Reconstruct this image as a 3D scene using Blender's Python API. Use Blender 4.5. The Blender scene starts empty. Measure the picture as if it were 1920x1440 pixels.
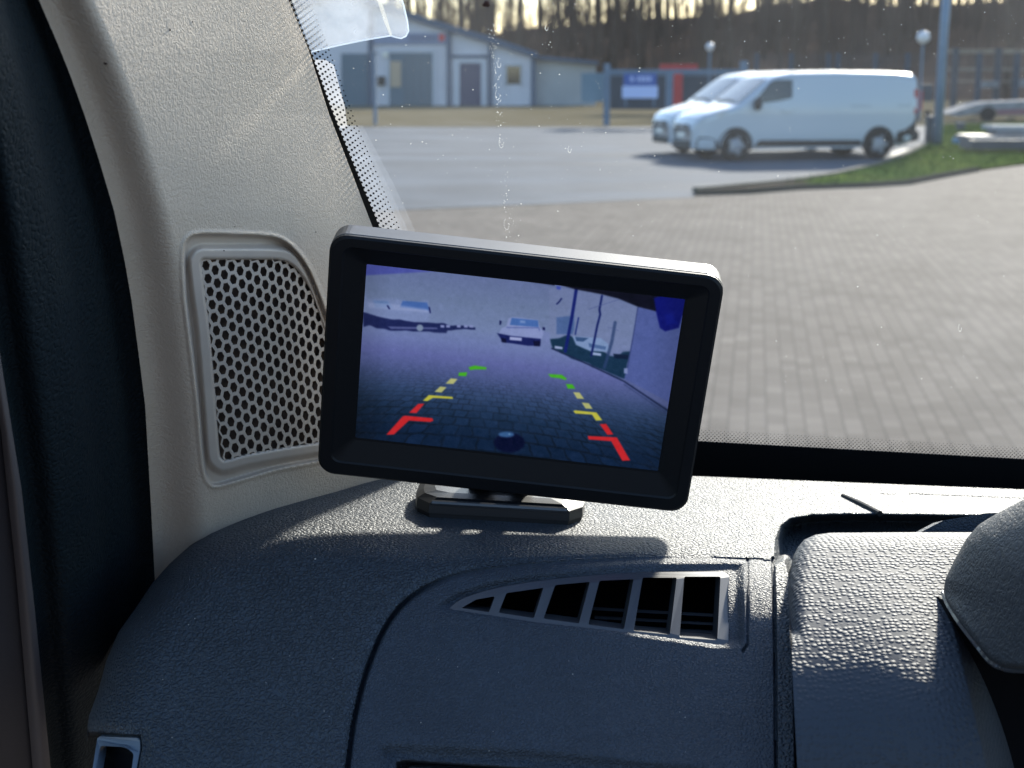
import bpy, bmesh, math, random
import numpy as np
from mathutils import Vector, Matrix
from mathutils.geometry import tessellate_polygon
random.seed(7); rng = np.random.default_rng(7)
S = bpy.context.scene
R_ = math.radians
# ------------------------------------------------------------------ camera
PITCH = R_(11.3); FPX = 2886.0; CX, CY = 960.0, 720.0
CAM = np.array([0.0, 0.0, 1.8])
FW = np.array([0, math.cos(PITCH), -math.sin(PITCH)]); RT = np.array([1.0, 0, 0]); UP = np.array([0, math.sin(PITCH), math.cos(PITCH)])
cd = bpy.data.cameras.new('camera'); cam = bpy.data.objects.new('camera', cd); S.collection.objects.link(cam)
cam.location = CAM; cam.rotation_euler = (math.pi/2 - PITCH, 0, 0)
cd.sensor_width = 36; cd.lens = 36*FPX/1920; cd.clip_start = 0.02; cd.clip_end = 5000
cd.dof.use_dof = True; cd.dof.focus_distance = 0.535; cd.dof.aperture_fstop = 26
S.camera = cam
# ------------------------------------------------------------------ light
EXPO = 1.3
SUN_AZ, SUN_EL = R_(20), R_(22)
S.view_settings.view_transform = 'Standard'; S.view_settings.look = 'None'; S.view_settings.exposure = EXPO; S.view_settings.gamma = 1
w = bpy.data.worlds.new("World"); S.world = w; w.use_nodes = True
nt = w.node_tree; sky = nt.nodes.new('ShaderNodeTexSky'); sky.sky_type = 'NISHITA'; sky.sun_disc = False
sky.sun_elevation = SUN_EL; sky.sun_rotation = SUN_AZ; sky.air_density = 1.0; sky.dust_density = .6; sky.ozone_density = 2.0
bg = nt.nodes['Background']; bg.inputs['Strength'].default_value = 0.135; nt.links.new(sky.outputs[0], bg.inputs[0])
sl = bpy.data.lights.new('sun', 'SUN'); sl.energy = 3.8; sl.angle = R_(3.5); sl.color = (1, .93, .82)
so = bpy.data.objects.new('sun', sl); S.collection.objects.link(so)
sd = Vector((math.sin(SUN_AZ)*math.cos(SUN_EL), math.cos(SUN_AZ)*math.cos(SUN_EL), math.sin(SUN_EL)))
so.rotation_euler = (-sd).to_track_quat('-Z', 'Y').to_euler()
S.cycles.max_bounces = 8; S.cycles.transparent_max_bounces = 24; S.cycles.use_denoising = True
S.cycles.sample_clamp_indirect = 6
# ------------------------------------------------------------------ geometry helpers
def rays(px, py):
    a = (np.asarray(px, float)-CX)/FPX; b = -(np.asarray(py, float)-CY)/FPX
    return FW + a[..., None]*RT + b[..., None]*UP
def unp(px, py, d):
    return CAM + np.asarray(d, float)[..., None]*rays(px, py)
def U(px, py, d): return Vector(unp(np.array(px), np.array(py), np.array(d)))
def gnd(px, py, z=0.0):
    r = rays(np.array(px), np.array(py)); t = (z-CAM[2])/r[2]; return Vector(CAM+t*r)
def onY(px, py, Y):
    r = rays(np.array(px), np.array(py)); return Vector(CAM+r*(Y/r[1]))
def planedepth(px, py, p0, n):
    r = rays(px, py); return ((p0-CAM)@n)/(r@n)
def cam2w(x, y, z): return CAM + x*RT - y*UP + z*FW
def mesh_obj(name, verts, faces, mat, parent=None, smooth=False, flat=None):
    me = bpy.data.meshes.new(name); me.from_pydata([tuple(v) for v in verts], [], faces); me.update()
    if isinstance(mat, (list, tuple)):
        for m in mat: me.materials.append(m)
    else: me.materials.append(mat)
    o = bpy.data.objects.new(name, me); S.collection.objects.link(o)
    if smooth: me.polygons.foreach_set('use_smooth', [True]*len(me.polygons))
    if parent is not None: o.parent = parent
    return o
def np_mesh(name, V, Q, mat, parent=None, smooth=True):
    me = bpy.data.meshes.new(name); V = np.asarray(V, np.float32); Q = np.asarray(Q, np.int32)
    n = Q.shape[1]
    me.vertices.add(len(V)); me.vertices.foreach_set('co', V.ravel())
    me.loops.add(Q.size); me.loops.foreach_set('vertex_index', Q.ravel())
    me.polygons.add(len(Q)); me.polygons.foreach_set('loop_start', np.arange(0, Q.size, n, dtype=np.int32))
    me.polygons.foreach_set('use_smooth', np.full(len(Q), smooth))
    me.update(calc_edges=True); me.validate(); me.materials.append(mat)
    o = bpy.data.objects.new(name, me); S.collection.objects.link(o)
    if parent is not None: o.parent = parent
    return o
def tag(o, label=None, cat=None, group=None, kind=None):
    if label: o['label'] = label
    if cat: o['category'] = cat
    if group: o['group'] = group
    if kind: o['kind'] = kind
    return o
def empty(name, loc=(0, 0, 0), rz=0):
    o = bpy.data.objects.new(name, None); S.collection.objects.link(o); o.location = loc; o.rotation_euler = (0, 0, rz); return o
def pip(px, py, poly):
    px = np.asarray(px, float); py = np.asarray(py, float); r = np.zeros(px.shape, bool); n = len(poly)
    for i in range(n):
        x1, y1 = poly[i]; x2, y2 = poly[(i+1) % n]
        if y1 == y2: continue
        c = ((y1 > py) != (y2 > py)) & (px < (x2-x1)*(py-y1)/(y2-y1)+x1); r ^= c
    return r
def pdist(px, py, pts, closed=False):
    px = np.asarray(px, float); py = np.asarray(py, float); d = np.full(px.shape, 1e9); n = len(pts)
    for i in range(n if closed else n-1):
        x1, y1 = pts[i]; x2, y2 = pts[(i+1) % n]; L = (x2-x1)**2+(y2-y1)**2+1e-9
        t = np.clip(((px-x1)*(x2-x1)+(py-y1)*(y2-y1))/L, 0, 1)
        d = np.minimum(d, np.hypot(px-x1-t*(x2-x1), py-y1-t*(y2-y1)))
    return d
def sdist(px, py, poly):     # positive inside
    d = pdist(px, py, poly, True); return np.where(pip(px, py, poly), d, -d)
def sm(x, a, b):
    t = np.clip((np.asarray(x, float)-a)/(b-a), 0, 1); return t*t*(3-2*t)
def spline(pts, n=8):
    P = [np.array(p, float) for p in pts]; out = []
    for i in range(len(P)-1):
        p0 = P[max(i-1, 0)]; p1 = P[i]; p2 = P[i+1]; p3 = P[min(i+2, len(P)-1)]
        for k in range(n):
            t = k/n; out.append(tuple(.5*((2*p1)+(-p0+p2)*t+(2*p0-5*p1+4*p2-p3)*t*t+(-p0+3*p1-3*p2+p3)*t**3)))
    out.append(tuple(P[-1])); return out
def grid_patch(PX, PY, D, skirt=.012):
    """structured pixel grid (rows, cols) -> verts, quads with a skirt pushed back along the rays"""
    h, w_ = PX.shape
    V = unp(PX, PY, D).reshape(-1, 3); idx = np.arange(h*w_).reshape(h, w_)
    Q = np.stack([idx[:-1, :-1], idx[1:, :-1], idx[1:, 1:], idx[:-1, 1:]], -1).reshape(-1, 4)
    ring = np.concatenate([idx[0, :], idx[1:, -1], idx[-1, -2::-1], idx[-2:0:-1, 0]])
    b = unp(PX.ravel()[ring], PY.ravel()[ring], D.ravel()[ring]+skirt); k = len(V)
    bi = np.arange(k, k+len(ring)); V = np.vstack([V, b])
    q2 = np.stack([ring, np.roll(ring, -1), np.roll(bi, -1), bi], -1)
    return V, Q, q2, (PX, PY)
def bm_obj(name, bm, mat, parent=None, smooth=False):
    me = bpy.data.meshes.new(name); bm.normal_update(); bm.to_mesh(me); bm.free()
    for m in (mat if isinstance(mat, (list, tuple)) else [mat]): me.materials.append(m)
    if smooth: me.polygons.foreach_set('use_smooth', [True]*len(me.polygons))
    o = bpy.data.objects.new(name, me); S.collection.objects.link(o)
    if parent is not None: o.parent = parent
    return o
def box(bm, x0, x1, y0, y1, z0, z1, M=None):
    vs = [bm.verts.new(Vector(p) if M is None else M @ Vector(p)) for p in ((x0,y0,z0),(x1,y0,z0),(x1,y1,z0),(x0,y1,z0),(x0,y0,z1),(x1,y0,z1),(x1,y1,z1),(x0,y1,z1))]
    for f in ((0,3,2,1),(4,5,6,7),(0,1,5,4),(1,2,6,5),(2,3,7,6),(3,0,4,7)): bm.faces.new([vs[i] for i in f])
def tube(bm, pts, rad, n=8, cap=True):
    pts = [Vector(p) for p in pts]; rad = rad if hasattr(rad, '__len__') else [rad]*len(pts); rings = []
    for i, p in enumerate(pts):
        t = (pts[min(i+1, len(pts)-1)]-pts[max(i-1, 0)]).normalized()
        a = t.cross(Vector((0, 0, 1)) if abs(t.z) < .9 else Vector((1, 0, 0))).normalized(); b = t.cross(a)
        rings.append([bm.verts.new(p+(a*math.cos(k*2*math.pi/n)+b*math.sin(k*2*math.pi/n))*rad[i]) for k in range(n)])
    for r0, r1 in zip(rings, rings[1:]):
        for k in range(n): bm.faces.new((r0[k], r0[(k+1) % n], r1[(k+1) % n], r1[k]))
    if cap: bm.faces.new(rings[0][::-1]); bm.faces.new(rings[-1])
def prism(bm, loops, back):
    """loops[0] outer, others holes: lists of 3D points; extruded by vector function/backwards vector"""
    loops = [[Vector(p) for p in l] for l in loops]
    flat = [p for l in loops for p in l]; tris = tessellate_polygon(loops)
    fr = [bm.verts.new(p) for p in flat]; bk = [bm.verts.new(p+(back(p) if callable(back) else back)) for p in flat]
    for t in tris:
        try: bm.faces.new([fr[i] for i in t]); bm.faces.new([bk[i] for i in reversed(t)])
        except ValueError: pass
    k = 0
    for l in loops:
        n = len(l)
        for i in range(n):
            a, b = k+i, k+(i+1) % n
            bm.faces.new((fr[a], fr[b], bk[b], bk[a]))
        k += n
# ------------------------------------------------------------------ materials
def mat(name, col, rough=.5, spec=.5, metal=0., noise=None, bump=None, col2=None, extra=None):
    """noise=(scale, amount) colour variation; bump=(kind, scale, distance, strength)"""
    m = bpy.data.materials.new(name); m.use_nodes = True; N = m.node_tree.nodes; L = m.node_tree.links
    p = N['Principled BSDF']; p.inputs['Base Color'].default_value = (*col, 1); p.inputs['Roughness'].default_value = rough
    p.inputs['Specular IOR Level'].default_value = spec; p.inputs['Metallic'].default_value = metal
    tc = N.new('ShaderNodeTexCoord')
    if noise or col2:
        sc, am = noise
        t = N.new('ShaderNodeTexNoise'); t.inputs['Scale'].default_value = sc; t.inputs['Detail'].default_value = 6; t.inputs['Roughness'].default_value = .6
        L.new(tc.outputs['Object'], t.inputs['Vector'])
        r = N.new('ShaderNodeValToRGB'); r.color_ramp.elements[0].position = .5-.2; r.color_ramp.elements[1].position = .5+.2
        c2 = col2 or tuple(min(1, c*(1+am)) for c in col); c1 = col if col2 else tuple(c*(1-am) for c in col)
        r.color_ramp.elements[0].color = (*c1, 1); r.color_ramp.elements[1].color = (*c2, 1)
        L.new(t.outputs['Fac'], r.inputs[0]); L.new(r.outputs[0], p.inputs['Base Color'])
    if bump:
        kind, sc, dist, st = bump
        b = N.new('ShaderNodeBump'); b.inputs['Strength'].default_value = st; b.inputs['Distance'].default_value = dist
        if kind == 'noise':
            t = N.new('ShaderNodeTexNoise'); t.inputs['Scale'].default_value = sc; t.inputs['Detail'].default_value = 3; L.new(tc.outputs['Object'], t.inputs['Vector']); L.new(t.outputs['Fac'], b.inputs['Height'])
        else:
            # leather: distorted voronoi cells; grain: ridged noise
            nz = N.new('ShaderNodeTexNoise'); nz.inputs['Scale'].default_value = sc*1.1; nz.inputs['Detail'].default_value = 2; L.new(tc.outputs['Object'], nz.inputs['Vector'])
            mx = N.new('ShaderNodeVectorMath'); mx.operation = 'MULTIPLY_ADD'
            am = {'leather': .9, 'pebble': .25, 'grain': 1.5}[kind]/sc
            mx.inputs[1].default_value = (am,)*3; L.new(nz.outputs['Color'], mx.inputs[0]); L.new(tc.outputs['Object'], mx.inputs[2])
            if kind == 'grain':
                t = N.new('ShaderNodeTexNoise'); t.inputs['Scale'].default_value = sc; t.inputs['Detail'].default_value = 1.5; L.new(mx.outputs[0], t.inputs['Vector'])
                a = N.new('ShaderNodeMath'); a.operation = 'SUBTRACT'; a.inputs[1].default_value = .5; L.new(t.outputs['Fac'], a.inputs[0])
                c = N.new('ShaderNodeMath'); c.operation = 'ABSOLUTE'; L.new(a.outputs[0], c.inputs[0])
                d = N.new('ShaderNodeMapRange'); d.inputs[1].default_value = 0; d.inputs[2].default_value = .12; L.new(c.outputs[0], d.inputs[0]); L.new(d.outputs[0], b.inputs['Height'])
            else:
                t = N.new('ShaderNodeTexVoronoi'); t.feature = 'DISTANCE_TO_EDGE' if kind == 'leather' else 'F1'
                t.inputs['Scale'].default_value = sc; L.new(mx.outputs[0], t.inputs['Vector'])
                d = N.new('ShaderNodeMapRange')
                if kind == 'leather': d.inputs[1].default_value = 0; d.inputs[2].default_value = .3
                else: d.inputs[1].default_value = .62; d.inputs[2].default_value = 0.12; t.inputs['Randomness'].default_value = .55
                d.interpolation_type = 'SMOOTHSTEP'
                L.new(t.outputs['Distance'], d.inputs[0]); L.new(d.outputs[0], b.inputs['Height'])
        L.new(b.outputs[0], p.inputs['Normal'])
    return m
M = {}
M['pad'] = mat('soft_dark_leather_plastic', (.042, .056, .073), .57, .5, bump=('leather', 620, .0008, .95), noise=(40, .12))
M['panel'] = mat('dark_grained_plastic', (.042, .055, .075), .60, .5, bump=('leather', 860, .0005, .9), noise=(40, .1))
M['lid'] = mat('pebbled_dark_plastic', (.040, .050, .066), .66, .4, bump=('pebble', 560, .0005, .65))
M['cowl'] = mat('grained_dark_plastic', (.030, .035, .042), .6, .45, bump=('grain', 430, .0003, .7))
M['beige'] = mat('beige_grained_trim', (.60, .49, .385), .7, .3, bump=('grain', 560, .0003, .5), noise=(18, .05))
M['beige_s'] = mat('beige_smooth_trim', (.51, .43, .36), .45, .4, noise=(60, .05))
M['grille'] = mat('beige_grille_plastic', (.55, .465, .39), .45, .4)
M['void'] = mat('deep_black', (.004, .004, .005), .8, .1)
M['seal'] = mat('black_vinyl_seal', (.009, .016, .021), .7, .15, bump=('leather', 420, .0006, .6))
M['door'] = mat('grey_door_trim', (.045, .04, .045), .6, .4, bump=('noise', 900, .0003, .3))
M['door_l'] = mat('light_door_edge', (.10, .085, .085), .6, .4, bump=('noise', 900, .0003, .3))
M['mon'] = mat('satin_black_housing', (.040, .040, .043), .46, 1.0, bump=('noise', 1500, .0001, .15), noise=(90, .3))
M['monfront'] = mat('black_bezel', (.003, .004, .006), .5, .3)
M['vent'] = mat('satin_black_vent', (.04, .044, .052), .34, 1.0, noise=(70, .1))
M['silver'] = mat('satin_grey_vent_frame', (.16, .2, .25), .35, .5)
M['frit'] = mat('black_frit', (.006, .006, .007), .5, .3)
M['rubber'] = mat('black_rubber', (.01, .01, .011), .6, .3)
# ------------------------------------------------------------------ DASHBOARD
base_p = unp(np.array(940.), np.array(985.), np.array(.55))
nT = np.array([.055, .045, 1.0]); nT /= np.linalg.norm(nT)
def dT(px, py): return planedepth(px, py, base_p, nT)
def p3(px, py, d): return unp(np.array(float(px)), np.array(float(py)), np.array(float(d)))
a1 = p3(1450, 1085, dT(1450., 1085.)); a2 = p3(380, 985, dT(380., 985.)); a3 = p3(960, 1440, .447)
nF = np.cross(a2-a1, a3-a1); nF /= np.linalg.norm(nF)
KD = .013
def dBase(px, py):
    t = dT(px, py); f = planedepth(px, py, a1, nF); t = np.clip(t, 0, 2)
    m = np.maximum(t, f); return m+KD*np.log(np.exp((t-m)/KD)+np.exp((f-m)/KD))-.0
SIL = [(160,1400),(166,1345),(184,1296),(199,1240),(222,1185),(253,1142),(285,1094),(317,1058),(356,1023),(396,999),(459,971),(515,949),(586,928),(681,904),(760,892),(860,884),(1100,885),(1310,893),(1600,905),(1920,918),(2150,927),(2750,950)]
SILx = np.array([p[0] for p in SIL], float); SILy = np.array([p[1] for p in SIL], float)
GRV = spline([(628,1620),(640,1500),(650,1420),(662,1340),(688,1245),(725,1165),(775,1112),(850,1076),(950,1058),(1100,1047),(1250,1042),(1400,1046)], 6)
PANEL = GRV+[(1449,1050),(1450,1100),(1453,1250),(1455,1620)]
SUR = [(806,1140),(850,1108),(920,1086),(1000,1073),(1100,1063),(1250,1053),(1375,1050),(1398,1054),(1400,1200),(1392,1216),(1340,1216),(1180,1192),(1000,1172),(840,1150)]
VO = [(840,1143),(868,1122),(930,1103),(1000,1091),(1100,1080),(1200,1074),(1355,1072),(1367,1078),(1366,1205),(1355,1212),(1180,1188),(1000,1168)]
HOLES = [[(865,1140),(893,1124),(928,1118),(917,1148)],[(935,1149),(949.5,1112),(1019,1102),(1001,1159)],[(1019,1160),(1041,1097),(1106,1091),(1085.5,1169)],
         [(1103,1171),(1124,1089),(1188,1086),(1170,1180)],[(1188,1183),(1205,1083),(1269,1083),(1256,1190)],[(1274,1195),(1283,1081),(1351,1081),(1345,1200)]]
GAP = [(1449,1062),(1452,1010),(1462,985),(1480,971),(1520,964),(1600,962),(1820,965),(2750,990),(2750,1650),(1492,1650),(1484,1200),(1483,1100),(1470,1052)]
LOW = [(742,1428),(760,1424),(1000,1440),(1300,1462),(1300,1640),(715,1640)]
LOW2 = [(705,1400),(730,1390),(1000,1402),(1330,1435),(1330,1660),(680,1660)]
LV = [(150,1376),(176,1374),(265,1378),(268,1400),(258,1460),(240,1640),(150,1640)]
def relief(px, py):
    d = np.zeros(np.shape(px))
    g = pdist(px, py, GRV); inp = pip(px, py, PANEL)
    wv = 1-sm(px, 1150, 1420)                       # groove softens towards the right
    d += np.where(inp, .0022*wv*sm(g, 0, 5)+.0012*(1-wv), 0)
    d += np.where(~inp, .0030*(1-np.sqrt(1-np.clip(1-g/30, 0, 1)**2)), 0)*np.clip(wv+.35, 0, 1)
    d += np.where(inp, .008*(1-sm(g, 2, 11))*(.15+.85*sm(py, 1050, 1150)), 0)
    d += .004*(1-sm(pdist(px, py, [(1449,1048),(1451,1100),(1454,1250),(1457,1640)]), 1.5, 4.5))
    d += .0022*(1-sm(pdist(px, py, [(1401,1047),(1402,1208),(1392,1222)]), 0.8, 2.6))
    s = sdist(px, py, SUR); d += .0045*sm(s, 0, 20)
    v = sdist(px, py, VO); d += .03*sm(v, 2, 6)
    q = sdist(px, py, GAP); d += .045*sm(q, 0, 16)
    d += .0035*sm(sdist(px, py, LOW2), 0, 26)+.012*sm(sdist(px, py, LOW), 0, 8)
    l = sdist(px, py, LV); d += .002*sm(l, -22, 0)+.016*sm(l, 0, 6)
    d += .0016*(1-sm(pdist(px, py, [(1650,927),(1720,928),(1920,936),(2100,944)]), .8, 2.5))
    return d
def dDash(px, py):
    d = dBase(px, py)
    # rounded shoulder: bend away from the viewer near the silhouette on the driver's outer side
    e = pdist(px, py, list(zip(SILx[:16], SILy[:16])))
    Rb = 95.; wgt = 1-sm(px, 600, 850)
    d = d+.030*wgt*(1-np.sqrt(np.clip(1-np.clip(1-e/Rb, 0, 1)**2, 0, 1)))
    return d
xs = np.concatenate([np.arange(163, 330, 2.), np.arange(330, 860, 2.), np.arange(860, 1440, 2.5), np.arange(1440, 1500, 1.25), np.arange(1500, 2640, 4.)])
yt = np.interp(xs, SILx, SILy); NR = 360
tt = np.linspace(0, 1, NR)**1.0
PX = np.broadcast_to(xs, (NR, len(xs))).copy(); PY = yt+(1600-yt)*tt[:, None]
D = dDash(PX, PY)+relief(PX, PY)
V, Q, q2, _ = grid_patch(PX, PY, D, .05)
fc = np.stack([PX.ravel(), PY.ravel()], -1)[Q].mean(1)
inp = pip(fc[:, 0], fc[:, 1], PANEL); invo = pip(fc[:, 0], fc[:, 1], [(x, y) for x, y in VO]) & (sdist(fc[:, 0], fc[:, 1], VO) > 7)
inlv = sdist(fc[:, 0], fc[:, 1], LV) > 8
dash = empty('dashboard', unp(np.array(960.), np.array(1200.), np.array(.5)))
tag(dash, 'dark grained dashboard of the van with a slatted air vent and a pebbled lid', 'dashboard')
def local(o, par):
    # geometry is built in world coordinates: cancel the thing's location (its parts stay untransformed for their own children)
    if o.parent is not None and o.parent.parent is None: o.matrix_parent_inverse = Matrix.Translation(-Vector(o.parent.location))
    return o
def sub(name, sel, m):
    q = Q[sel]; u, inv = np.unique(q, return_inverse=True); return local(np_mesh(name, V[u], inv.reshape(-1, 4), m, dash), dash)
qa = np.vstack([Q[~inp & ~inlv], q2]); u, inv = np.unique(qa, return_inverse=True)
local(np_mesh('top_pad', V[u], inv.reshape(-1, 4), M['pad'], dash), dash)
sub('side_panel', inp & ~invo, M['panel'])
# vent: frame plate with six openings, cavity and louvres
vent_off = .0042
def onDash(p, off=0.): return U(p[0], p[1], float(dDash(np.array(float(p[0])), np.array(float(p[1])))+off))
def rnd(poly, r=3., n=3):
    out = []; k = len(poly)
    for i in range(k):
        p = np.array(poly[i], float); a = np.array(poly[i-1], float); b = np.array(poly[(i+1) % k], float)
        la, lb = np.linalg.norm(a-p), np.linalg.norm(b-p); rr = min(r, la*.4, lb*.4)
        pa = p+(a-p)/la*rr; pb = p+(b-p)/lb*rr
        for j in range(n+1):
            t = j/n; out.append(tuple((1-t)**2*pa+2*t*(1-t)*p+t*t*pb))
    return out
vo = rnd(spline(VO[:6], 3)+VO[6:], 4)
bm = bmesh.new()
prism(bm, [[onDash(p, vent_off) for p in vo]]+[[onDash(p, vent_off) for p in rnd(h, 3)] for h in HOLES], Vector(FW*.012))
vent = local(bm_obj('air_vent', bm, M['vent'], dash), dash)
bv = vent.modifiers.new('bevel', 'BEVEL'); bv.width = .0007; bv.segments = 2; bv.limit_method = 'ANGLE'
bm = bmesh.new()
cav = [(p[0], p[1]) for p in VO]
fr = [onDash(p, .012) for p in cav]; bk = [onDash(p, .06) for p in cav]
f1 = [bm.verts.new(p) for p in fr]; f2 = [bm.verts.new(p) for p in bk]
for i in range(len(cav)): bm.faces.new((f1[i], f1[(i+1) % len(cav)], f2[(i+1) % len(cav)], f2[i]))
bm.faces.new(f2)
local(bm_obj('duct', bm, M['void'], vent), dash)
for k, (ya, yb) in enumerate([(1152, 1157), (1168, 1173), (1183, 1188)]):
    bm = bmesh.new(); x0 = 1110+k*5
    n = 6
    for i in range(n):
        X0 = x0+(1350-x0)*i/n; X1 = x0+(1350-x0)*(i+1)/n
        f = lambda x: .055*(x-1350)
        P = [onDash((X0, ya+f(X0)), .019), onDash((X1, ya+f(X1)), .019), onDash((X1, yb+f(X1)), .016), onDash((X0, yb+f(X0)), .016)]
        bk = [p+Vector(FW)*.001 for p in P]
        vs = [bm.verts.new(p) for p in P+bk]
        for f_ in ((0,1,2,3),(7,6,5,4),(0,4,5,1),(3,2,6,7)): bm.faces.new([vs[j] for j in f_])
    local(bm_obj('louvre', bm, M['vent'], vent), dash)
# lower left vent frame
bm = bmesh.new()
lo = rnd([(183,1381),(262,1384),(263,1405),(250,1470),(240,1530),(160,1530),(172,1450)], 6); li = rnd([(188,1398),(236,1401),(251,1413),(243,1470),(232,1520),(168,1520),(178,1450)], 6)
prism(bm, [[onDash(p, .004) for p in lo], [onDash(p, .004) for p in li]], Vector(FW*.01))
lvf = local(bm_obj('side_vent_frame', bm, M['silver'], dash), dash)
bm = bmesh.new(); prism(bm, [[onDash(p, .012) for p in li]], Vector(FW*.004)); local(bm_obj('duct', bm, M['void'], lvf), dash)
# switch plate in the lower recess
bm = bmesh.new(); sp = rnd([(762,1438),(1240,1460),(1240,1580),(750,1580)], 10)
prism(bm, [[onDash(p, .010) for p in sp]], Vector(FW*.004)); local(bm_obj('switch_plate', bm, M['vent'], dash), dash)
# lid
LT = [(1476,1180),(1478,1110),(1481,1075),(1487,1044),(1496,1026),(1508,1012),(1528,1003),(1556,999),(1700,998),(2120,998)]
lx = np.concatenate([np.arange(1476, 1530, 1.5), np.arange(1530, 2640, 3.)]); ly = np.interp(lx, [p[0] for p in LT], [p[1] for p in LT])
t2 = np.linspace(0, 1, 190); PY2 = ly+(1600-ly)*t2[:, None]; PX2 = lx+(PY2-1100)*.055*(PY2 > 1100)
def dLid(px, py):
    c0 = .492; t = (np.asarray(py)-998)/442.
    d = .522-.170*t+.078*t*t
    px0 = px-(py-1100)*.055*(np.asarray(py) > 1100)
    e = pdist(px0, py, LT+[]); d = d+.014*(1-np.sqrt(np.clip(1-np.clip(1-e/34., 0, 1)**2, 0, 1)))
    c = 1772+(py-1110)*.24; d = d+.0006*np.clip(px-c, 0, 400)*sm(py, 1080, 1160)-.006*np.exp(-((px-c+80)/110)**2)*sm(py, 960, 1350)
    return d
Vl, Ql, ql2, _ = grid_patch(PX2, PY2, dLid(PX2, PY2), .03)
local(np_mesh('storage_lid', Vl, np.vstack([Ql, ql2]), M['lid'], dash), dash)
bm = bmesh.new()
for _ in range(46):
    x, y = random.uniform(260, 1420), random.uniform(960, 1430)
    if (_ > 0 and (y < np.interp(x, SILx, SILy)+25 or pip(np.array(x), np.array(y), VO))): continue
    if _ == 0: x, y = 591, 1048
    rr = .00034 if _ == 0 else random.uniform(.00008, .0002)
    c = onDash((x, y), float(relief(np.array(x), np.array(y)))-.0004)
    bmesh.ops.create_icosphere(bm, subdivisions=1, radius=rr, matrix=Matrix.Translation(c))
tag(local(bm_obj('dust', bm, mat('pale_dust', (.5, .48, .45), .9, .1), dash), dash), kind='stuff')
# inner flange between panel edge and lid
# flap wedge behind the lid
bm = bmesh.new(); fl = [(1700,1012),(1726,998),(1768,976),(1850,962),(1960,958),(1960,1012)]
prism(bm, [[U(x, y, .545) for x, y in fl]], Vector(FW*.012)+Vector((0, 0, -.002))); local(bm_obj('cover_flap', bm, M['panel'], dash), dash)
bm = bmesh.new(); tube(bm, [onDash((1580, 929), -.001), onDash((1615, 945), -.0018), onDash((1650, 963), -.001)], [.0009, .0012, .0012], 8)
local(bm_obj('seam_shadow', bm, M['rubber'], dash), dash)  # dark seam shadow on the dash, put in as a thin rod
# instrument cowl
CTt = [(1769,1108),(1773,1084),(1790,1049),(1812,1010),(1835,984),(1870,962),(1920,936),(2000,905),(2110,876),(2300,845),(2640,835)]
CB = [(1769,1110),(1778,1132),(1800,1167),(1830,1206),(1856,1238),(1880,1250),(1920,1255),(2110,1257),(2640,1262)]
cx_ = np.concatenate([np.arange(1769.5, 1830, 1.5), np.arange(1830, 2640, 4.)])
ct = np.interp(cx_, *zip(*CTt)); cb = np.interp(cx_, *zip(*CB)); tc_ = (1-np.cos(np.linspace(0, 1, 110)*math.pi))/2
PXc = np.broadcast_to(cx_, (110, len(cx_))).copy(); PYc = ct+(cb-ct)*tc_[:, None]
def dCowl(px, py):
    e = pdist(px, py, CTt); e2 = pdist(px, py, CB)
    d = .452-.055*sm(px, 1700, 2100)-.0*py-(np.asarray(py)-1100)*.00004
    d = d+.03*(1-np.sqrt(np.clip(1-np.clip(1-e/170., 0, 1)**2, 0, 1)))+.004*(1-np.sqrt(np.clip(1-np.clip(1-e2/12., 0, 1)**2, 0, 1)))
    return d
Vc, Qc, qc2, _ = grid_patch(PXc, PYc, dCowl(PXc, PYc), .05)
cowl = local(np_mesh('instrument_cowl', Vc, np.vstack([Qc, qc2]), M['cowl'], dash), dash)
lip = spline(CB, 5)
bm = bmesh.new(); tube(bm, [U(x, y+1.5, float(dCowl(np.array(x), np.array(y-1.)))+.0025) for x, y in lip if x < 2630], .0009, 6)
local(bm_obj('cowl_lip', bm, M['vent'], cowl), dash)
bm = bmesh.new()
sh = [(1776,1128),(1800,1165),(1830,1204),(1858,1238),(1885,1250),(2640,1262),(2640,1600),(1890,1600),(1842,1440),(1810,1300),(1788,1200)]
prism(bm, [[U(x, y, .468-(y-1128)*.00003) for x, y in sh]], Vector(FW*.02)); local(bm_obj('cowl_shade', bm, M['void'], dash), dash)  # black sheet put in for the shaded cavity under the cowl
# ------------------------------------------------------------------ WINDSHIELD
HD = R_(8.5); hh = np.array([math.sin(HD), math.cos(HD), 0]); rr_ = np.array([math.cos(HD), -math.sin(HD), 0])
wp0 = unp(np.array(1310.), np.array(893.), dDash(np.array(1310.), np.array(893.))+.046)
_e2 = unp(np.array(1920.), np.array(918.), dDash(np.array(1920.), np.array(918.))+.046); rr_ = _e2-wp0; rr_ /= np.linalg.norm(rr_); hh = np.cross(np.array([0, 0, 1.]), rr_); hh /= np.linalg.norm(hh)
TW = R_(57); wup = -hh*math.cos(TW)+np.array([0, 0, math.sin(TW)]); nW = np.cross(rr_, wup); nW /= np.linalg.norm(nW)
if nW@FW > 0: nW = -nW
def onW(px, py, off=0.):
    d = planedepth(np.array(float(px)), np.array(float(py)), wp0+nW*off, nW); return U(px, py, float(d))
gm = bpy.data.materials.new('dusty_glass'); gm.use_nodes = True; N = gm.node_tree.nodes; L = gm.node_tree.links; N.clear()
out = N.new('ShaderNodeOutputMaterial'); tr = N.new('ShaderNodeBsdfTransparent'); tr.inputs[0].default_value = (.95, .975, .97, 1)
gl = N.new('ShaderNodeBsdfGlossy'); gl.inputs['Roughness'].default_value = .02; fr_ = N.new('ShaderNodeFresnel'); fr_.inputs[0].default_value = 1.3
df = N.new('ShaderNodeBsdfTranslucent'); df.inputs[0].default_value = (.75, .8, .85, 1)
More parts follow.
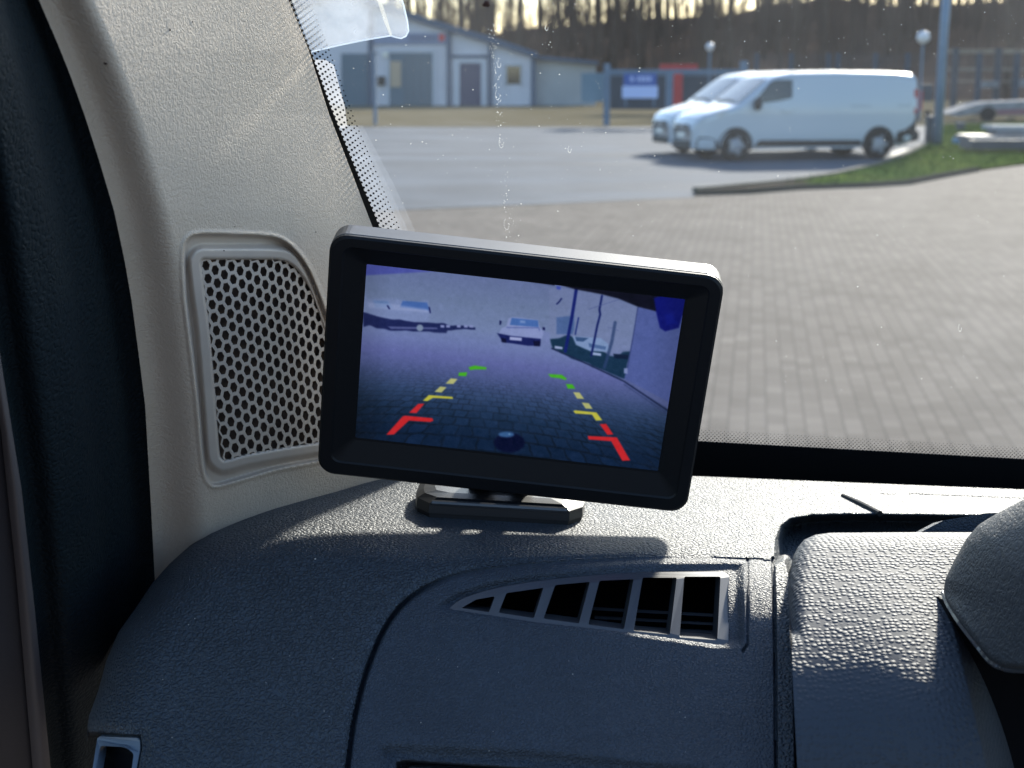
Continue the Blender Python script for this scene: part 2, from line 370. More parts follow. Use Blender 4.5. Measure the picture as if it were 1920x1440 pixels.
m1 = N.new('ShaderNodeMixShader'); m2 = N.new('ShaderNodeMixShader')
tc = N.new('ShaderNodeTexCoord'); nz = N.new('ShaderNodeTexNoise'); nz.inputs['Scale'].default_value = 14; nz.inputs['Detail'].default_value = 5
mr = N.new('ShaderNodeMapRange'); mr.inputs[1].default_value = .35; mr.inputs[2].default_value = .75; mr.inputs[3].default_value = .010; mr.inputs[4].default_value = .030
L.new(tc.outputs['Object'], nz.inputs[0]); L.new(nz.outputs[0], mr.inputs[0]); L.new(mr.outputs[0], m1.inputs[0])
L.new(tr.outputs[0], m1.inputs[1]); L.new(df.outputs[0], m1.inputs[2])
fm = N.new('ShaderNodeMath'); fm.operation = 'MULTIPLY'; fm.inputs[1].default_value = .12
L.new(fr_.outputs[0], fm.inputs[0]); L.new(fm.outputs[0], m2.inputs[0]); L.new(m1.outputs[0], m2.inputs[1]); L.new(gl.outputs[0], m2.inputs[2]); L.new(m2.outputs[0], out.inputs[0])
def film(name, col, fac, scale=60, lo=.3, hi=.7, floor=.3):
    m = bpy.data.materials.new(name); m.use_nodes = True; N = m.node_tree.nodes; L = m.node_tree.links; N.clear()
    o = N.new('ShaderNodeOutputMaterial'); t = N.new('ShaderNodeBsdfTransparent'); a = N.new('ShaderNodeBsdfTranslucent'); b = N.new('ShaderNodeBsdfDiffuse')
    a.inputs[0].default_value = b.inputs[0].default_value = (*col, 1); x = N.new('ShaderNodeMixShader'); y = N.new('ShaderNodeMixShader'); x.inputs[0].default_value = .5
    L.new(a.outputs[0], x.inputs[1]); L.new(b.outputs[0], x.inputs[2]); L.new(t.outputs[0], y.inputs[1]); L.new(x.outputs[0], y.inputs[2]); L.new(y.outputs[0], o.inputs[0])
    c = N.new('ShaderNodeTexCoord'); n = N.new('ShaderNodeTexNoise'); n.inputs['Scale'].default_value = scale; n.inputs['Detail'].default_value = 7; n.inputs['Roughness'].default_value = .65
    r = N.new('ShaderNodeMapRange'); r.inputs[1].default_value = lo; r.inputs[2].default_value = hi; r.inputs[3].default_value = fac*floor; r.inputs[4].default_value = fac
    L.new(c.outputs['Object'], n.inputs[0]); L.new(n.outputs[0], r.inputs[0]); L.new(r.outputs[0], y.inputs[0]); return m
ws = empty('windshield', wp0); tag(ws, 'dusty glass windshield with black dotted border behind the monitor', 'windshield')
PE = [(385,-400),(500,-110),(541,0),(579,95),(617,214),(657,317),(699,427),(742,545),(792,680),(838,800),(866,880)]   # pillar edge
PEy = np.array([p[1] for p in PE], float); PEx = np.array([p[0] for p in PE], float)
pex = lambda y: float(np.interp(y, PEy, PEx))
bm = bmesh.new(); gp = [(pex(-380)-40, -380), (2750, -380), (2750, 990), (1310, 925), (pex(880)-40, 910), (pex(400)-40, 400)]
prism(bm, [[onW(x, y) for x, y in gp]], Vector(-nW*.0005))
# single pane: keep only the front sheet
bm.free(); bm = bmesh.new(); bm.faces.new([bm.verts.new(onW(x, y)) for x, y in gp]); local(bm_obj('glass', bm, gm, ws), ws)
BT = lambda x: 796+(x-750)*.057+max(0, x-1310)*-.002 if x > 600 else 800     # top of lower black band
bm = bmesh.new()
blk = [(pex(y)-30, y) for y in (-380, -100, 50, 98, 200, 300, 427, 600, 780, 878)]+[(880, 880), (884, 860)]
blk += []
blk += [(pex(y)+wd, y) for y, wd in ((780, 26), (700, 22), (600, 18), (427, 13), (300, 9), (200, 7), (98, 3), (50, 1), (-100, 0), (-380, 0))]
prism(bm, [[onW(x, y, .0006) for x, y in blk]], Vector(-nW*.0004))
def dot(px, py, r):
    c = onW(px, py, .0008); e = onW(px+1, py, .0008); k = (e-c).length
    a = Vector(rr_)*k*r; b = Vector(wup)*k*r*1.12
    bm.faces.new([bm.verts.new(c+a*math.cos(i*math.pi/4)+b*math.sin(i*math.pi/4)) for i in range(8)])
y = -380.; row = 0
wdf = lambda y: float(np.interp(y, [98, 200, 300, 427, 600, 780], [2, 7, 9, 13, 18, 26]))
while y < 780:
    for c in range(4):
        off = 1+c*14+(7 if row % 2 else 0); r = max(0, 2.75-off*.035)
        if off < 43: dot(pex(y+off*.10)+wdf(y)+off, y+off*.10, r)
    row += 1; y += 4.75
x = 840.; row = 0
while x < 2700:
    for c in range(5):
        off = c*7+(3.5 if row % 2 else 0); r = max(.5, 1.9-off*.05)
        if off < 23: dot(x, BT(x)-off-.5, r)
    row += 1; x += 3.6
local(bm_obj('frit_band', bm, M['frit'], ws), ws)
bm = bmesh.new(); prism(bm, [[onW(x, y, .0006) for x, y in [(850, 940), (850, BT(850)-1), (1310, BT(1310)), (1600, BT(1600)), (1900, BT(1900)), (2750, BT(2750)), (2750, 990), (1310, 935)]]], Vector(-nW*.0004)); local(bm_obj('lower_frit_band', bm, M['frit'], ws), ws)
# reflection along the glass edge, put in as pale translucent strips
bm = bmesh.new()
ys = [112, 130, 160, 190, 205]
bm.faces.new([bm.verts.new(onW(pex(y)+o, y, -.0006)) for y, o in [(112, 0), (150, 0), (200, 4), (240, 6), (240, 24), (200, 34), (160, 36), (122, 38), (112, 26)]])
local(bm_obj('edge_reflection', bm, film('white_reflection', (.8, .8, .82), .5, 90, .2, .7, .6), ws), ws)
pg = film('pale_reflection', (.7, .75, .85), .07, 60, .3, .7, .6)
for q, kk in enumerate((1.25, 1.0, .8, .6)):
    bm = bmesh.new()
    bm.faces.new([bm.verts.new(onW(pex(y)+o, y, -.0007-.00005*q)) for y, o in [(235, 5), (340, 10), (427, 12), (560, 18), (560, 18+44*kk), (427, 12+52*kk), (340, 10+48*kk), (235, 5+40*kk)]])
    local(bm_obj('edge_reflection', bm, pg, ws), ws)
# dust specks and dried trails
bm = bmesh.new()
def speck(px, py, r, ar=1.):
    c = onW(px, py, -.0010); k = (onW(px+1, py, -.001)-c).length; n = random.choice((5, 6, 7)); an = random.random()*6.28
    bm.faces.new([bm.verts.new(c+Vector(rr_)*k*r*random.uniform(.6, 1.2)*math.cos(i*6.283/n+an)+Vector(wup)*k*r*ar*random.uniform(.6, 1.2)*math.sin(i*6.283/n+an)) for i in range(n)])
for i in range(520):
    x, y = random.uniform(600, 1920), random.uniform(0, 820)
    if random.random() < .45: y = random.uniform(0, 330)
    if x < pex(y)+40: continue
    speck(x, y, random.choice((.5, .6, .7, .9, 1.3)))
for i in range(150):
    y = random.choice((random.gauss(100, 40), random.gauss(190, 45), random.gauss(400, 50), random.uniform(40, 470)))
    if y < 30 or y > 480: continue
    x = 922+ (y-60)*.095+random.gauss(0, 4+(.04*max(0, y-300))); speck(x, y, random.uniform(.4, 1.0), random.uniform(.8, 2))
for cx0, cy0, r0 in ((933, 178, 7), (940, 268, 7), (1068, 280, 5), (1025, 52, 4), (936, 120, 5), (1800, 615, 5), (950, 420, 8)):
    n = 11
    for i in range(n):
        a = i/n*4.6; speck(cx0+r0*.6*math.cos(a), cy0+r0*1.3*math.sin(a), .9)
tag(local(bm_obj('dust_specks', bm, film('pale_specks', (.9, .9, .85), .6, 400, .3, .6, .7), ws), ws), kind='stuff')
bm = bmesh.new(); speck(912, 5, 6); speck(908, 9, 5); speck(915, 10, 4)
local(bm_obj('squashed_insect', bm, mat('dried_insect', (.05, .012, .008), .7), ws), ws)
# clear sleeve
SLV = [(pex(-260)+6, -260), (690, -260), (724, -90), (745, -30), (757, 10), (764, 40), (766, 58), (761, 68), (752, 72), (742, 70), (732, 67), (690, 74), (640, 84), (pex(97)+4, 97)]
bm = bmesh.new(); prism(bm, [[onW(x, y, .0022) for x, y in SLV]], Vector(-nW*.0007))
sv = bm_obj('ticket_holder', bm, film('scuffed_clear_plastic', (.72, .76, .82), .36, 38, .38, .68, .30)); tag(sv, 'clear scuffed plastic ticket holder stuck to the windshield top corner', 'ticket holder')
sv.location = wp0; sv.matrix_basis = Matrix.Translation(wp0); sv.data.transform(Matrix.Translation(-wp0))
bm = bmesh.new()
rim = SLV[1:]; tube(bm, [onW(x, y, .0026) for x, y in rim], .00028, 5)
e1 = bm_obj('rim', bm, film('clear_edge', (.85, .92, 1.), .85, 45, .3, .7, .8), sv); local(e1, sv)
bm = bmesh.new(); tube(bm, [onW(x, y, .0030) for x, y in [(690, -90), (705, -20), (722, 35), (733, 66)]], [.0006, .0007, .0008, .0004], 6)
e1 = bm_obj('fold', bm, film('creased_edge', (.9, .88, .8), .5, 60), sv); local(e1, sv)
# ------------------------------------------------------------------ PILLAR TRIM
PLy = np.array([-400, -110, 0, 79, 139, 214, 301, 396, 491, 566, 680, 760, 950, 1100, 1300.]); PLx = np.array([-125, 22, 73, 107, 131, 158, 186, 214, 234, 247, 262, 272, 283, 291, 300.])
def dPil(px, py):
    py = np.asarray(py, float); xl = np.interp(py, PLy, PLx); xr = np.interp(py, PEy, PEx)
    xr = np.where(py > 880, 866+(py-880)*.25, xr)
    dr = planedepth(xr, py, wp0+nW*.004, nW)
    dl = dr*.735; s = np.clip((px-xl)/(xr-xl), 0, 1)
    inv = (1-s)/dl+s/dr; d = 1/inv
    sr = 105/(xr-xl)                       # ridge position
    k = np.clip((sr-s)/sr, 0, 1);            # 0 at ridge, 1 at left edge
    d = d+.021*sm(k, .0, .9)
    return d
TO = [(346,560),(343,500),(344,466),(352,447),(372,438),(430,438),(498,441),(530,449),(556,470),(578,500),(596,540),(614,590),(650,690),(668,790),(664,846),(600,864),(520,880),(450,900),(410,911),(394,908),(384,890),(377,840),(368,740),(356,640)]
TG = [(377,500),(379,487),(400,486),(470,486),(520,487),(545,495),(566,516),(586,550),(604,600),(640,700),(655,790),(650,822),(596,830),(520,842),(460,853),(424,863),(415,860),(410,845),(404,760),(392,620),(384,560)]
TO2 = spline(TO+[TO[0]], 4)[:-1]; TG2 = spline(TG+[TG[0]], 3)[:-1]
def rPil(px, py):
    a = sdist(px, py, TO2); g = sdist(px, py, TG2); d = np.zeros(np.shape(px))
    d += -.0012*sm(a, -9, -1)*(1-sm(a, 0, 3))+.0062*sm(a, 0, 7)-.0052*sm(g, -30, -16)*sm(a, 4, 12)+.0012*sm(g, -4, 0)+.010*sm(g, .5, 3)
    return d
ny = 680; yy = np.linspace(-380, 1300, ny); nx = 370; ss = np.linspace(0, 1, nx)
xl = np.interp(yy, PLy, PLx); xr = np.interp(yy, PEy, PEx); xr = np.where(yy > 880, 866+(yy-880)*.25, xr)
PXp = xl[:, None]+(xr-xl)[:, None]*ss; PYp = np.broadcast_to(yy[:, None], PXp.shape).copy()
Vp, Qp, qp2, _ = grid_patch(PXp, PYp, dPil(PXp, PYp)+rPil(PXp, PYp), .02)
pil = empty('pillar_trim', unp(np.array(400.), np.array(700.), np.array(.55))); tag(pil, 'beige grained pillar trim with a honeycomb speaker grille left of the monitor', 'pillar trim')
fp = np.stack([PXp.ravel(), PYp.ravel()], -1)[Qp].mean(1); ring = (sdist(fp[:, 0], fp[:, 1], TO2) > 1.5)
qa = np.vstack([Qp[~ring], qp2]); u, inv = np.unique(qa, return_inverse=True); local(np_mesh('trim_panel', Vp[u], inv.reshape(-1, 4), M['beige'], pil), pil)
u, inv = np.unique(Qp[ring], return_inverse=True); rs = local(np_mesh('grille_surround', Vp[u], inv.reshape(-1, 4), M['beige_s'], pil), pil)
# honeycomb: lattice with pitch shrinking to the right
bm = bmesh.new()
def lat(i, j):
    # i: column (float), j: row (float)
    X = 16.2*i-.145*i*i+.0*j; x = 386+X; y = 498+24.4*j+8.6*(i*1.0)-(0)
    return x+3.9*((y-498)/24.4)*(1-.25*i/20), y
def hexpt(i, j, fr):
    # lattice basis: a=(1,0)->(16,8.6) ; b=(0,1)->(3.8,24.6); hex corners in lattice coords
    cs = [(1/3, 1/3), (-1/3, 2/3), (-2/3, 1/3), (-1/3, -1/3), (1/3, -2/3), (2/3, -1/3)]
    return [lat(i+a*fr, j+b*fr) for a, b in cs]
off_g = .0032
for i in range(-1, 26):
    for j in range(-18, 20):
        c = lat(i, j)
        if c[0] < 365 or c[0] > 672: continue
        if sdist(np.array(c[0]), np.array(c[1]), TG2) < -9: continue
        bul = lambda p: -.0012*float(sm(sdist(np.array(p[0]), np.array(p[1]), TG2), 0, 60))
        P = lambda p, o: U(p[0], p[1], float(dPil(np.array(p[0]), np.array(p[1]))+off_g+o+bul(p)))
        oh = [P(p, 0) for p in hexpt(i, j, 1.0)]; ih = [P(p, 0.) for p in hexpt(i, j, .74)]; ib = [P(p, .0022) for p in hexpt(i, j, .66)]
        a = [bm.verts.new(p) for p in oh]; b = [bm.verts.new(p) for p in ih]; c_ = [bm.verts.new(p) for p in ib]
        for k in range(6):
            k2 = (k+1) % 6; bm.faces.new((a[k], a[k2], b[k2], b[k])); bm.faces.new((b[k], b[k2], c_[k2], c_[k]))
bmesh.ops.remove_doubles(bm, verts=bm.verts, dist=.00004)
local(bm_obj('speaker_grille', bm, M['grille'], pil), pil)
bm = bmesh.new(); bm.faces.new([bm.verts.new(U(x, y, float(dPil(np.array(x), np.array(y)))+.0085)) for x, y in TG]); local(bm_obj('speaker_cone', bm, mat('brown_mesh_cloth', (.16, .12, .10), .9, .1), pil), pil)
bm = bmesh.new()
for (x, y, r) in ((318, 56, 2.4), (198, 118, 4), (361, 41, 1.6), (592, 435, 1.3), (420, 470, 1.5), (440, 425, 1)):
    d = float(dPil(np.array(float(x)), np.array(float(y))))-.0001
    bm.faces.new([bm.verts.new(U(x+r*math.cos(a)*random.uniform(.7, 1.2), y+r*math.sin(a), d)) for a in np.arange(0, 6.2, .8)])
local(bm_obj('dirt_spots', bm, mat('brown_dirt', (.06, .03, .02), .8), pil), pil)
# ------------------------------------------------------------------ DOOR SEAL and DOOR TRIM
yy = np.linspace(-380, 1600, 340)
R2y = [-400, -110, 300, 684, 915, 1140, 1440, 1600]; R2x = [-200, -110, -60, 0, 37, 62, 92, 108]
L2y = [-400, -110, 300, 809, 1077, 1440, 1600]; L2x = [-240, -150, -90, 2, 30, 61, 75]
def dPil2(x, y): return dPil(np.maximum(x, np.interp(y, PLy, PLx)), y)
xlp = np.interp(yy, PLy, PLx); 
xa = np.interp(yy, R2y, R2x)
ss = np.linspace(0, 1, 120); PXs = xa[:, None]+(xlp+6-xa)[:, None]*ss; PYs = np.broadcast_to(yy[:, None], PXs.shape).copy()
dle = dPil(xlp+2, yy)+.006; dle = np.maximum(dle, dPil(xlp+9, yy)+.006)
dae = dle*.86
S_ = ss[None, :]; Ds = dae[:, None]*(1-S_)+dle[:, None]*S_
Ds = Ds-.010*np.exp(-((S_-.38)/.20)**4)+.006*np.exp(-((S_-.88)/.10)**2)+.005*np.exp(-((S_-.08)/.08)**2)
Vs, Qs, qs2, _ = grid_patch(PXs, PYs, Ds, .03)
sl_ = np_mesh('door_seal', Vs, np.vstack([Qs, qs2]), M['seal']); tag(sl_, 'black grained vinyl door seal running down left of the beige pillar trim', 'door seal')
dt = empty('vehicle_door', unp(np.array(0.), np.array(1200.), np.array(.36))); tag(dt, 'grey door trim at the far left with a lighter raised edge', 'vehicle door')
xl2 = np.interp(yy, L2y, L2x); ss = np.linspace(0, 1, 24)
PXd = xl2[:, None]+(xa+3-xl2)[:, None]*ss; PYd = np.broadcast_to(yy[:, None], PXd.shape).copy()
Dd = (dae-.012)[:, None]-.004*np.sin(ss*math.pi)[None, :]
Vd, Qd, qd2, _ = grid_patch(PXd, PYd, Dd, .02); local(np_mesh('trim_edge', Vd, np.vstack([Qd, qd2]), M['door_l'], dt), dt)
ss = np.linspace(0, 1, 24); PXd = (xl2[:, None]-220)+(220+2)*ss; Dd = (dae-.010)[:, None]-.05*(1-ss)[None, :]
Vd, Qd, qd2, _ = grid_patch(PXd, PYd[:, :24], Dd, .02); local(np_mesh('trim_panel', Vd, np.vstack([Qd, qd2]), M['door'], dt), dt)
# ------------------------------------------------------------------ MONITOR
O0 = cam2w(-.0612, -.0504, .5169); A_ = cam2w(.0720, -.0357, .5171)-O0; B_ = cam2w(-.0703, .0322, .5546)-O0
MW, MH = np.linalg.norm(A_), np.linalg.norm(B_); ua = A_/MW; ub = B_-ua*(B_@ua); ub /= np.linalg.norm(ub); un = np.cross(ub, ua)
if un@FW < 0: un = -un
def mp(u, v, w_): return Vector(O0+ua*u+ub*v+un*w_)
def rrect(u0, v0, u1, v1, r, n=7):
    out = []
    for cx0, cy0, a0 in ((u1-r, v0+r, -90), (u1-r, v1-r, 0), (u0+r, v1-r, 90), (u0+r, v0+r, 180)):
        for k in range(n+1):
            a = R_(a0+90*k/n); out.append((cx0+r*math.cos(a), cy0+r*math.sin(a)))
    return out
def m_uv(px, py, w_):
    r = rays(np.array(float(px)), np.array(float(py))); p0 = O0+un*w_; t = ((p0-CAM)@un)/(r@un); p = CAM+t*r-p0; return p@ua, p@ub
SW = .0030
sc = [m_uv(*p, SW) for p in ((691,495),(1282,563),(1234,881),(665,820))]
su0 = (sc[0][0]+sc[3][0])/2; su1 = (sc[1][0]+sc[2][0])/2; sv0 = (sc[0][1]+sc[1][1])/2; sv1 = (sc[2][1]+sc[3][1])/2
mon = empty('display_monitor', mp(MW/2, MH, .006)); tag(mon, 'small black monitor on the dashboard showing a reversing camera picture', 'monitor')
def loft(bm, loops):
    rings = [[bm.verts.new(p) for p in l] for l in loops]; n = len(rings[0])
    for a, b in zip(rings, rings[1:]):
        for k in range(n): bm.faces.new((a[k], a[(k+1) % n], b[(k+1) % n], b[k]))
    return rings
RR = .0062
def lp(ins, w_, r): return [mp(u, v, w_) for u, v in rrect(ins, ins, MW-ins, MH-ins, max(r, .0005))]
bm = bmesh.new()
rg = loft(bm, [lp(.0006, .0022, RR), lp(0, .0026, RR), lp(0, .0118, RR), lp(.0008, .0126, RR), lp(.006, .0150, RR), lp(.012, .0160, RR)])
bm.faces.new(rg[-1]); local(bm_obj('housing', bm, M['mon'], mon), mon)
bm = bmesh.new()
def lp2(t, w_, r):   # blend outer -> screen rect
    return [mp(u, v, w_) for u, v in rrect(su0*t, sv0*t, MW+(su1-MW)*t, MH+(sv1-MH)*t, r)]
rg = loft(bm, [lp(.0006, .0022, RR), lp(.0001, .0019, RR), lp(.0001, .0008, RR), lp(.0009, .0, RR), lp2(.36, -.0001, RR*.55), lp2(.40, .0004, RR*.5), lp2(.93, .0028, .0010), lp2(.985, .0029, .0004), lp2(1.0, .0042, .0003)])
local(bm_obj('bezel', bm, M['monfront'], mon, False), mon)
bm = bmesh.new()
tube(bm, [mp(u, v, .0022) for u, v in rrect(.0009, .0009, MW-.0009, MH-.0009, RR)], .0, 4)
bm.free()
# screen picture: computed colours on a fine sheet of vertices
gx, gy = 520, 300
uu = np.linspace(su0-.0002, su1+.0002, gx); vv = np.linspace(sv0-.0002, sv1+.0002, gy); UU, VV = np.meshgrid(uu, vv)
Pw = O0+UU[..., None]*ua+VV[..., None]*ub+un*SW
rel = Pw-CAM; dz = rel@FW; spx = CX+FPX*(rel@RT)/dz; spy = CY-FPX*(rel@UP)/dz
u3 = (spx-660)*3; v3 = (spy-480)*3            # coordinates of the enlarged picture
vt = v3-.115*(u3-90)                            # levelled rows
def C(r, g, b): return np.array([r, g, b], float)
img = np.zeros((gy, gx, 3))
def noise2(shape, cell):
    h, w_ = shape; a = rng.standard_normal((h//cell+3, w_//cell+3)); yi = np.arange(h)/cell; xi = np.arange(w_)/cell
    y0 = yi.astype(int); x0 = xi.astype(int); fy = (yi-y0)[:, None]; fx = (xi-x0)[None, :]
    fy = fy*fy*(3-2*fy); fx = fx*fx*(3-2*fx)
    return (a[y0][:, x0]*(1-fy)*(1-fx)+a[y0+1][:, x0]*fy*(1-fx)+a[y0][:, x0+1]*(1-fy)*fx+a[y0+1][:, x0+1]*fy*fx)
stops = [(-50, C(92, 106, 158)), (200, C(104, 122, 164)), (330, C(112, 130, 176)), (430, C(106, 121, 178)), (520, C(92, 102, 166)), (600, C(76, 90, 146)), (720, C(46, 68, 110)), (830, C(24, 46, 80)), (960, C(12, 32, 64))]
tsv = [s[0] for s in stops]
for k in range(3): img[..., k] = np.interp(vt, tsv, [s[1][k] for s in stops])
# darker towards lower left, teal
img *= (1-.30*sm(vt, 500, 900)*sm(350-u3, 0, 420))[..., None]
# paving
dv = np.clip(vt-360-.00008*(u3-860)**2, 8, None)
wz = noise2((gy, gx), 9)*2.2; dv = dv+wz; gY = 4600./dv; gX = (u3-820+noise2((gy, gx), 9)*5)/dv*5.4
rowi = np.floor(gY*1.15); fyy = gY*1.15-rowi; fxx = (gX*1.15+.5*(rowi % 2)+.12*np.sin(rowi)); fxx = fxx-np.floor(fxx)
jw = .10; joint = np.maximum(1-sm(np.minimum(fyy, 1-fyy), .02, jw+.04), 1-sm(np.minimum(fxx, 1-fxx), .02, jw))
cont = sm(vt, 500, 800)*.26*(1+.35*np.clip(noise2((gy, gx), 30), -1, 1))
img *= (1-joint*cont)[..., None]
img *= (1+cont*.18*np.sin(rowi*12.9898+np.floor(gX*1.15+.5*(rowi % 2)+.12*np.sin(rowi))*78.233))[..., None]
def fill(poly, c, soft=3., a=1., warp=0):
    s = sdist(u3+(warp*noise2((gy, gx), 12) if warp else 0), v3+(warp*noise2((gy, gx), 12) if warp else 0), poly); k = (sm(s, -soft, soft)*a)[..., None]; img[:] = img*(1-k)+C(*c)*k
def stroke(pts, wd, c, soft=3., a=1.):
    k = (1-sm(pdist(u3, v3, pts), wd-soft, wd+soft))[..., None]*a; img[:] = img*(1-k)+C(*c)*k
fill([(60,40),(470,86),(300,96),(90,108),(60,112)], (70,80,165), 6)
# yard side on the right
fill([(1110,180),(1260,188),(1400,215),(1610,288),(1560,560),(1440,560),(1220,470),(1110,440)], (112,126,172), 8, .55)
fill([(1150,345),(1250,335),(1250,410),(1240,440),(1150,440)], (62,92,150), 6, .8)
fill([(1115,470),(1225,445),(1300,470),(1450,560),(1570,545),(1530,700),(1330,610),(1130,525)], (14,44,74), 6, .95, 6)
fill([(1240,452),(1300,455),(1400,462),(1440,495),(1450,540),(1340,535),(1260,500)], (122,148,196), 5)
fill([(1255,455),(1330,462),(1300,482),(1262,478)], (30,60,110), 4, .8); fill([(1350,540),(1402,548),(1400,562),(1348,556)], (150,170,215), 3)
fill([(1330,490),(1430,510),(1425,528),(1335,512)], (50,80,135), 4, .7)
fill([(1470,550),(1555,556),(1552,580),(1475,575)], (12,28,60), 4)
fill([(1140,505),(1185,512),(1183,525),(1140,520)], (150,165,210), 3)
stroke([(1262,185),(1236,350),(1200,535)], 9, (16,30,110)); stroke([(1406,225),(1392,300),(1396,330),(1380,390),(1346,560)], 6, (18,32,100))
stroke([(1274,348),(1256,440)], 4, (28,46,120)); stroke([(1480,375),(1462,480),(1420,625)], 9, (40,62,110), 5, .8); stroke([(1586,460),(1552,660)], 5, (10,22,60))
stroke([(1330,300),(1500,245)], 2, (70,84,140), 2, .7); stroke([(1440,400),(1500,420)], 2, (70,84,140), 2, .5)
stroke([(1178,240),(1165,258),(1152,270)], 4, (14,26,90)); fill([(1150,168),(1175,172),(1172,190),(1150,186)], (60,76,170), 4)
# wall
fill([(1610,285),(1715,305),(1800,330),(1870,330),(1850,900),(1770,850),(1530,700),(1560,560)], (76,92,158), 5)
stroke([(1608,290),(1582,450),(1545,650)], 3, (50,64,120)); fill([(1530,632),(1550,630),(1550,662),(1530,660)], (120,136,190), 3)
fill([(1120,520),(1330,612),(1530,702),(1780,862),(1780,820),(1530,690)], (86,98,150), 4, .7); stroke([(1125,520),(1330,610),(1530,705),(1780,872)], 4, (22,34,74), 4)
stroke([(1530,722),(1780,892)], 3, (50,64,112), 4, .8)
# canopy and blue blob
fill([(1130,150),(1250,186),(1400,214),(1500,240),(1610,286),(1715,312),(1900,340),(1900,100)], (9,12,32), 5)
fill([(460,60),(1140,166),(1140,120),(460,0)], (14,18,44), 4)
fill([(1698,236),(1740,224),(1880,232),(1860,330),(1838,404),(1762,424),(1732,404),(1712,320)], (8,16,112), 6); fill([(1760,330),(1800,320),(1830,380),(1770,390)], (16,30,150), 14, .5)
# centre car
fill([(868,395),(882,350),(905,343),(1045,360),(1056,402),(1084,430),(1062,472),(940,462),(822,440),(842,405)], (132,146,200), 5)
fill([(898,348),(1046,362),(1050,400),(888,388)], (66,104,176), 3); fill([(946,362),(975,364),(975,378),(946,376)], (110,140,200), 4)
fill([(816,434),(900,450),(1062,466),(1060,505),(990,505),(905,492),(850,486)], (18,28,92), 4); fill([(888,454),(956,460),(954,478),(886,472)], (158,168,218), 3)
fill([(838,460),(866,466),(868,488),(842,484)], (8,12,50), 4); fill([(1020,478),(1058,478),(1056,508),(1024,506)], (8,12,50), 4)
fill([(830,362),(842,366),(838,388),(829,386)], (18,26,84), 2); fill([(1072,400),(1086,402),(1086,418),(1072,416)], (18,26,84), 2); stroke([(872,402),(1050,404),(1055,418)], 3, (88,104,170), 3)
fill([(1075,420),(1115,430),(1110,500),(1070,500)], (110,124,180), 6, .7)
# left car and low trailer
fill([(40,225),(110,235),(280,252),(425,262),(442,310),(430,372),(200,380),(60,330)], (124,142,196), 12, .55, 6)
fill([(285,252),(422,262),(438,308),(360,298),(270,288)], (64,100,172), 5); fill([(120,250),(200,255),(230,290),(130,290)], (84,120,180), 10, .7)
fill([(60,318),(190,352),(400,372),(560,386),(690,400),(690,414),(540,414),(530,432),(400,426),(210,416),(90,396),(60,398)], (20,30,84), 5, .95, 4)
fill([(200,396),(480,402),(480,412),(220,410)], (98,108,166), 3, .7)
fill([(90,262),(210,268),(430,300),(430,318),(200,300),(92,290)], (150,165,212), 8, .5); th = np.linspace(0, 6.28, 14); fill([(382+19*math.cos(t), 404+19*math.sin(t)) for t in th[:-1]], (120,138,172), 4); stroke([(200,280),(210,296)], 4, (20,30,90))
for x0 in (498, 530, 590, 630, 660): fill([(x0,388),(x0+22,390),(x0+20,403),(x0,402)], (130,142,196), 3)
stroke([(435,290),(440,318)], 4, (20,30,90))
# guide lines
red, yel, grn, pal = (196,36,46), (188,186,70), (66,176,36), (176,180,120)
fill([(372,832),(408,830),(362,884),(320,882)], red, 2.5); fill([(192,1006),(285,902),(300,898),(452,912),(458,926),(440,934),(320,926),(236,1004)], red, 2.5)
fill([(1393,946),(1430,944),(1470,1004),(1436,1006)], red, 2.5); fill([(1326,1012),(1490,1020),(1565,1150),(1520,1152),(1458,1042),(1330,1032)], red, 2.5)
fill([(398,814),(432,782),(566,792),(568,804),(456,798),(424,816)], yel, 2.5); fill([(1244,872),(1256,868),(1375,880),(1408,924),(1372,926),(1350,892),(1256,886)], yel, 2.5)
fill([(496,734),(532,738),(504,768),(464,764)], pal, 2.5); fill([(556,688),(594,692),(570,720),(526,718)], pal, 2.5)
fill([(1244,766),(1280,768),(1306,804),(1266,802)], pal, 2.5); fill([(1292,824),(1332,828),(1354,860),(1314,858)], pal, 2.5)
fill([(602,656),(648,654),(642,676),(598,674)], grn, 4); fill([(656,626),(690,616),(756,626),(754,638),(690,638),(664,642)], grn, 5)
fill([(1204,720),(1240,722),(1256,746),(1214,746)], grn, 4); fill([(1104,664),(1180,668),(1208,690),(1200,698),(1170,688),(1118,682)], grn, 5)
# tow ball
fill([(885+88*math.cos(t), 1050+56*math.sin(t)) for t in th[:-1]], (3,10,46), 8); fill([(868+44*math.cos(t), 1004+16*math.sin(t)) for t in th[:-1]], (52,92,146), 8); fill([(885+5*math.cos(t), 1002+4*math.sin(t)) for t in th[:-1]], (110,150,190), 3)
for _ in range(2): img[1:-1, 1:-1] = (img[1:-1, 1:-1]*2+img[:-2, 1:-1]+img[2:, 1:-1]+img[1:-1, :-2]+img[1:-1, 2:])/6
img += noise2((gy, gx), 2)[..., None]*1.6+noise2((gy, gx), 6)[..., None]*1.6*np.array([1, 1, 1.5])
img = img*.93+np.array([3., 2., -2.])
img *= (1-.12*sm(np.abs(UU-(su0+su1)/2)/(su1-su0), .4, .5))[..., None]
s8 = np.clip(img, 0, 255)/255.; lin = np.where(s8 <= .04045, s8/12.92, ((s8+.055)/1.055)**2.4)
sm_ = bpy.data.materials.new('screen_picture'); sm_.use_nodes = True; N = sm_.node_tree.nodes; L = sm_.node_tree.links; p = N['Principled BSDF']
p.inputs['Base Color'].default_value = (.003, .003, .004, 1); p.inputs['Roughness'].default_value = .35; p.inputs['Specular IOR Level'].default_value = .15
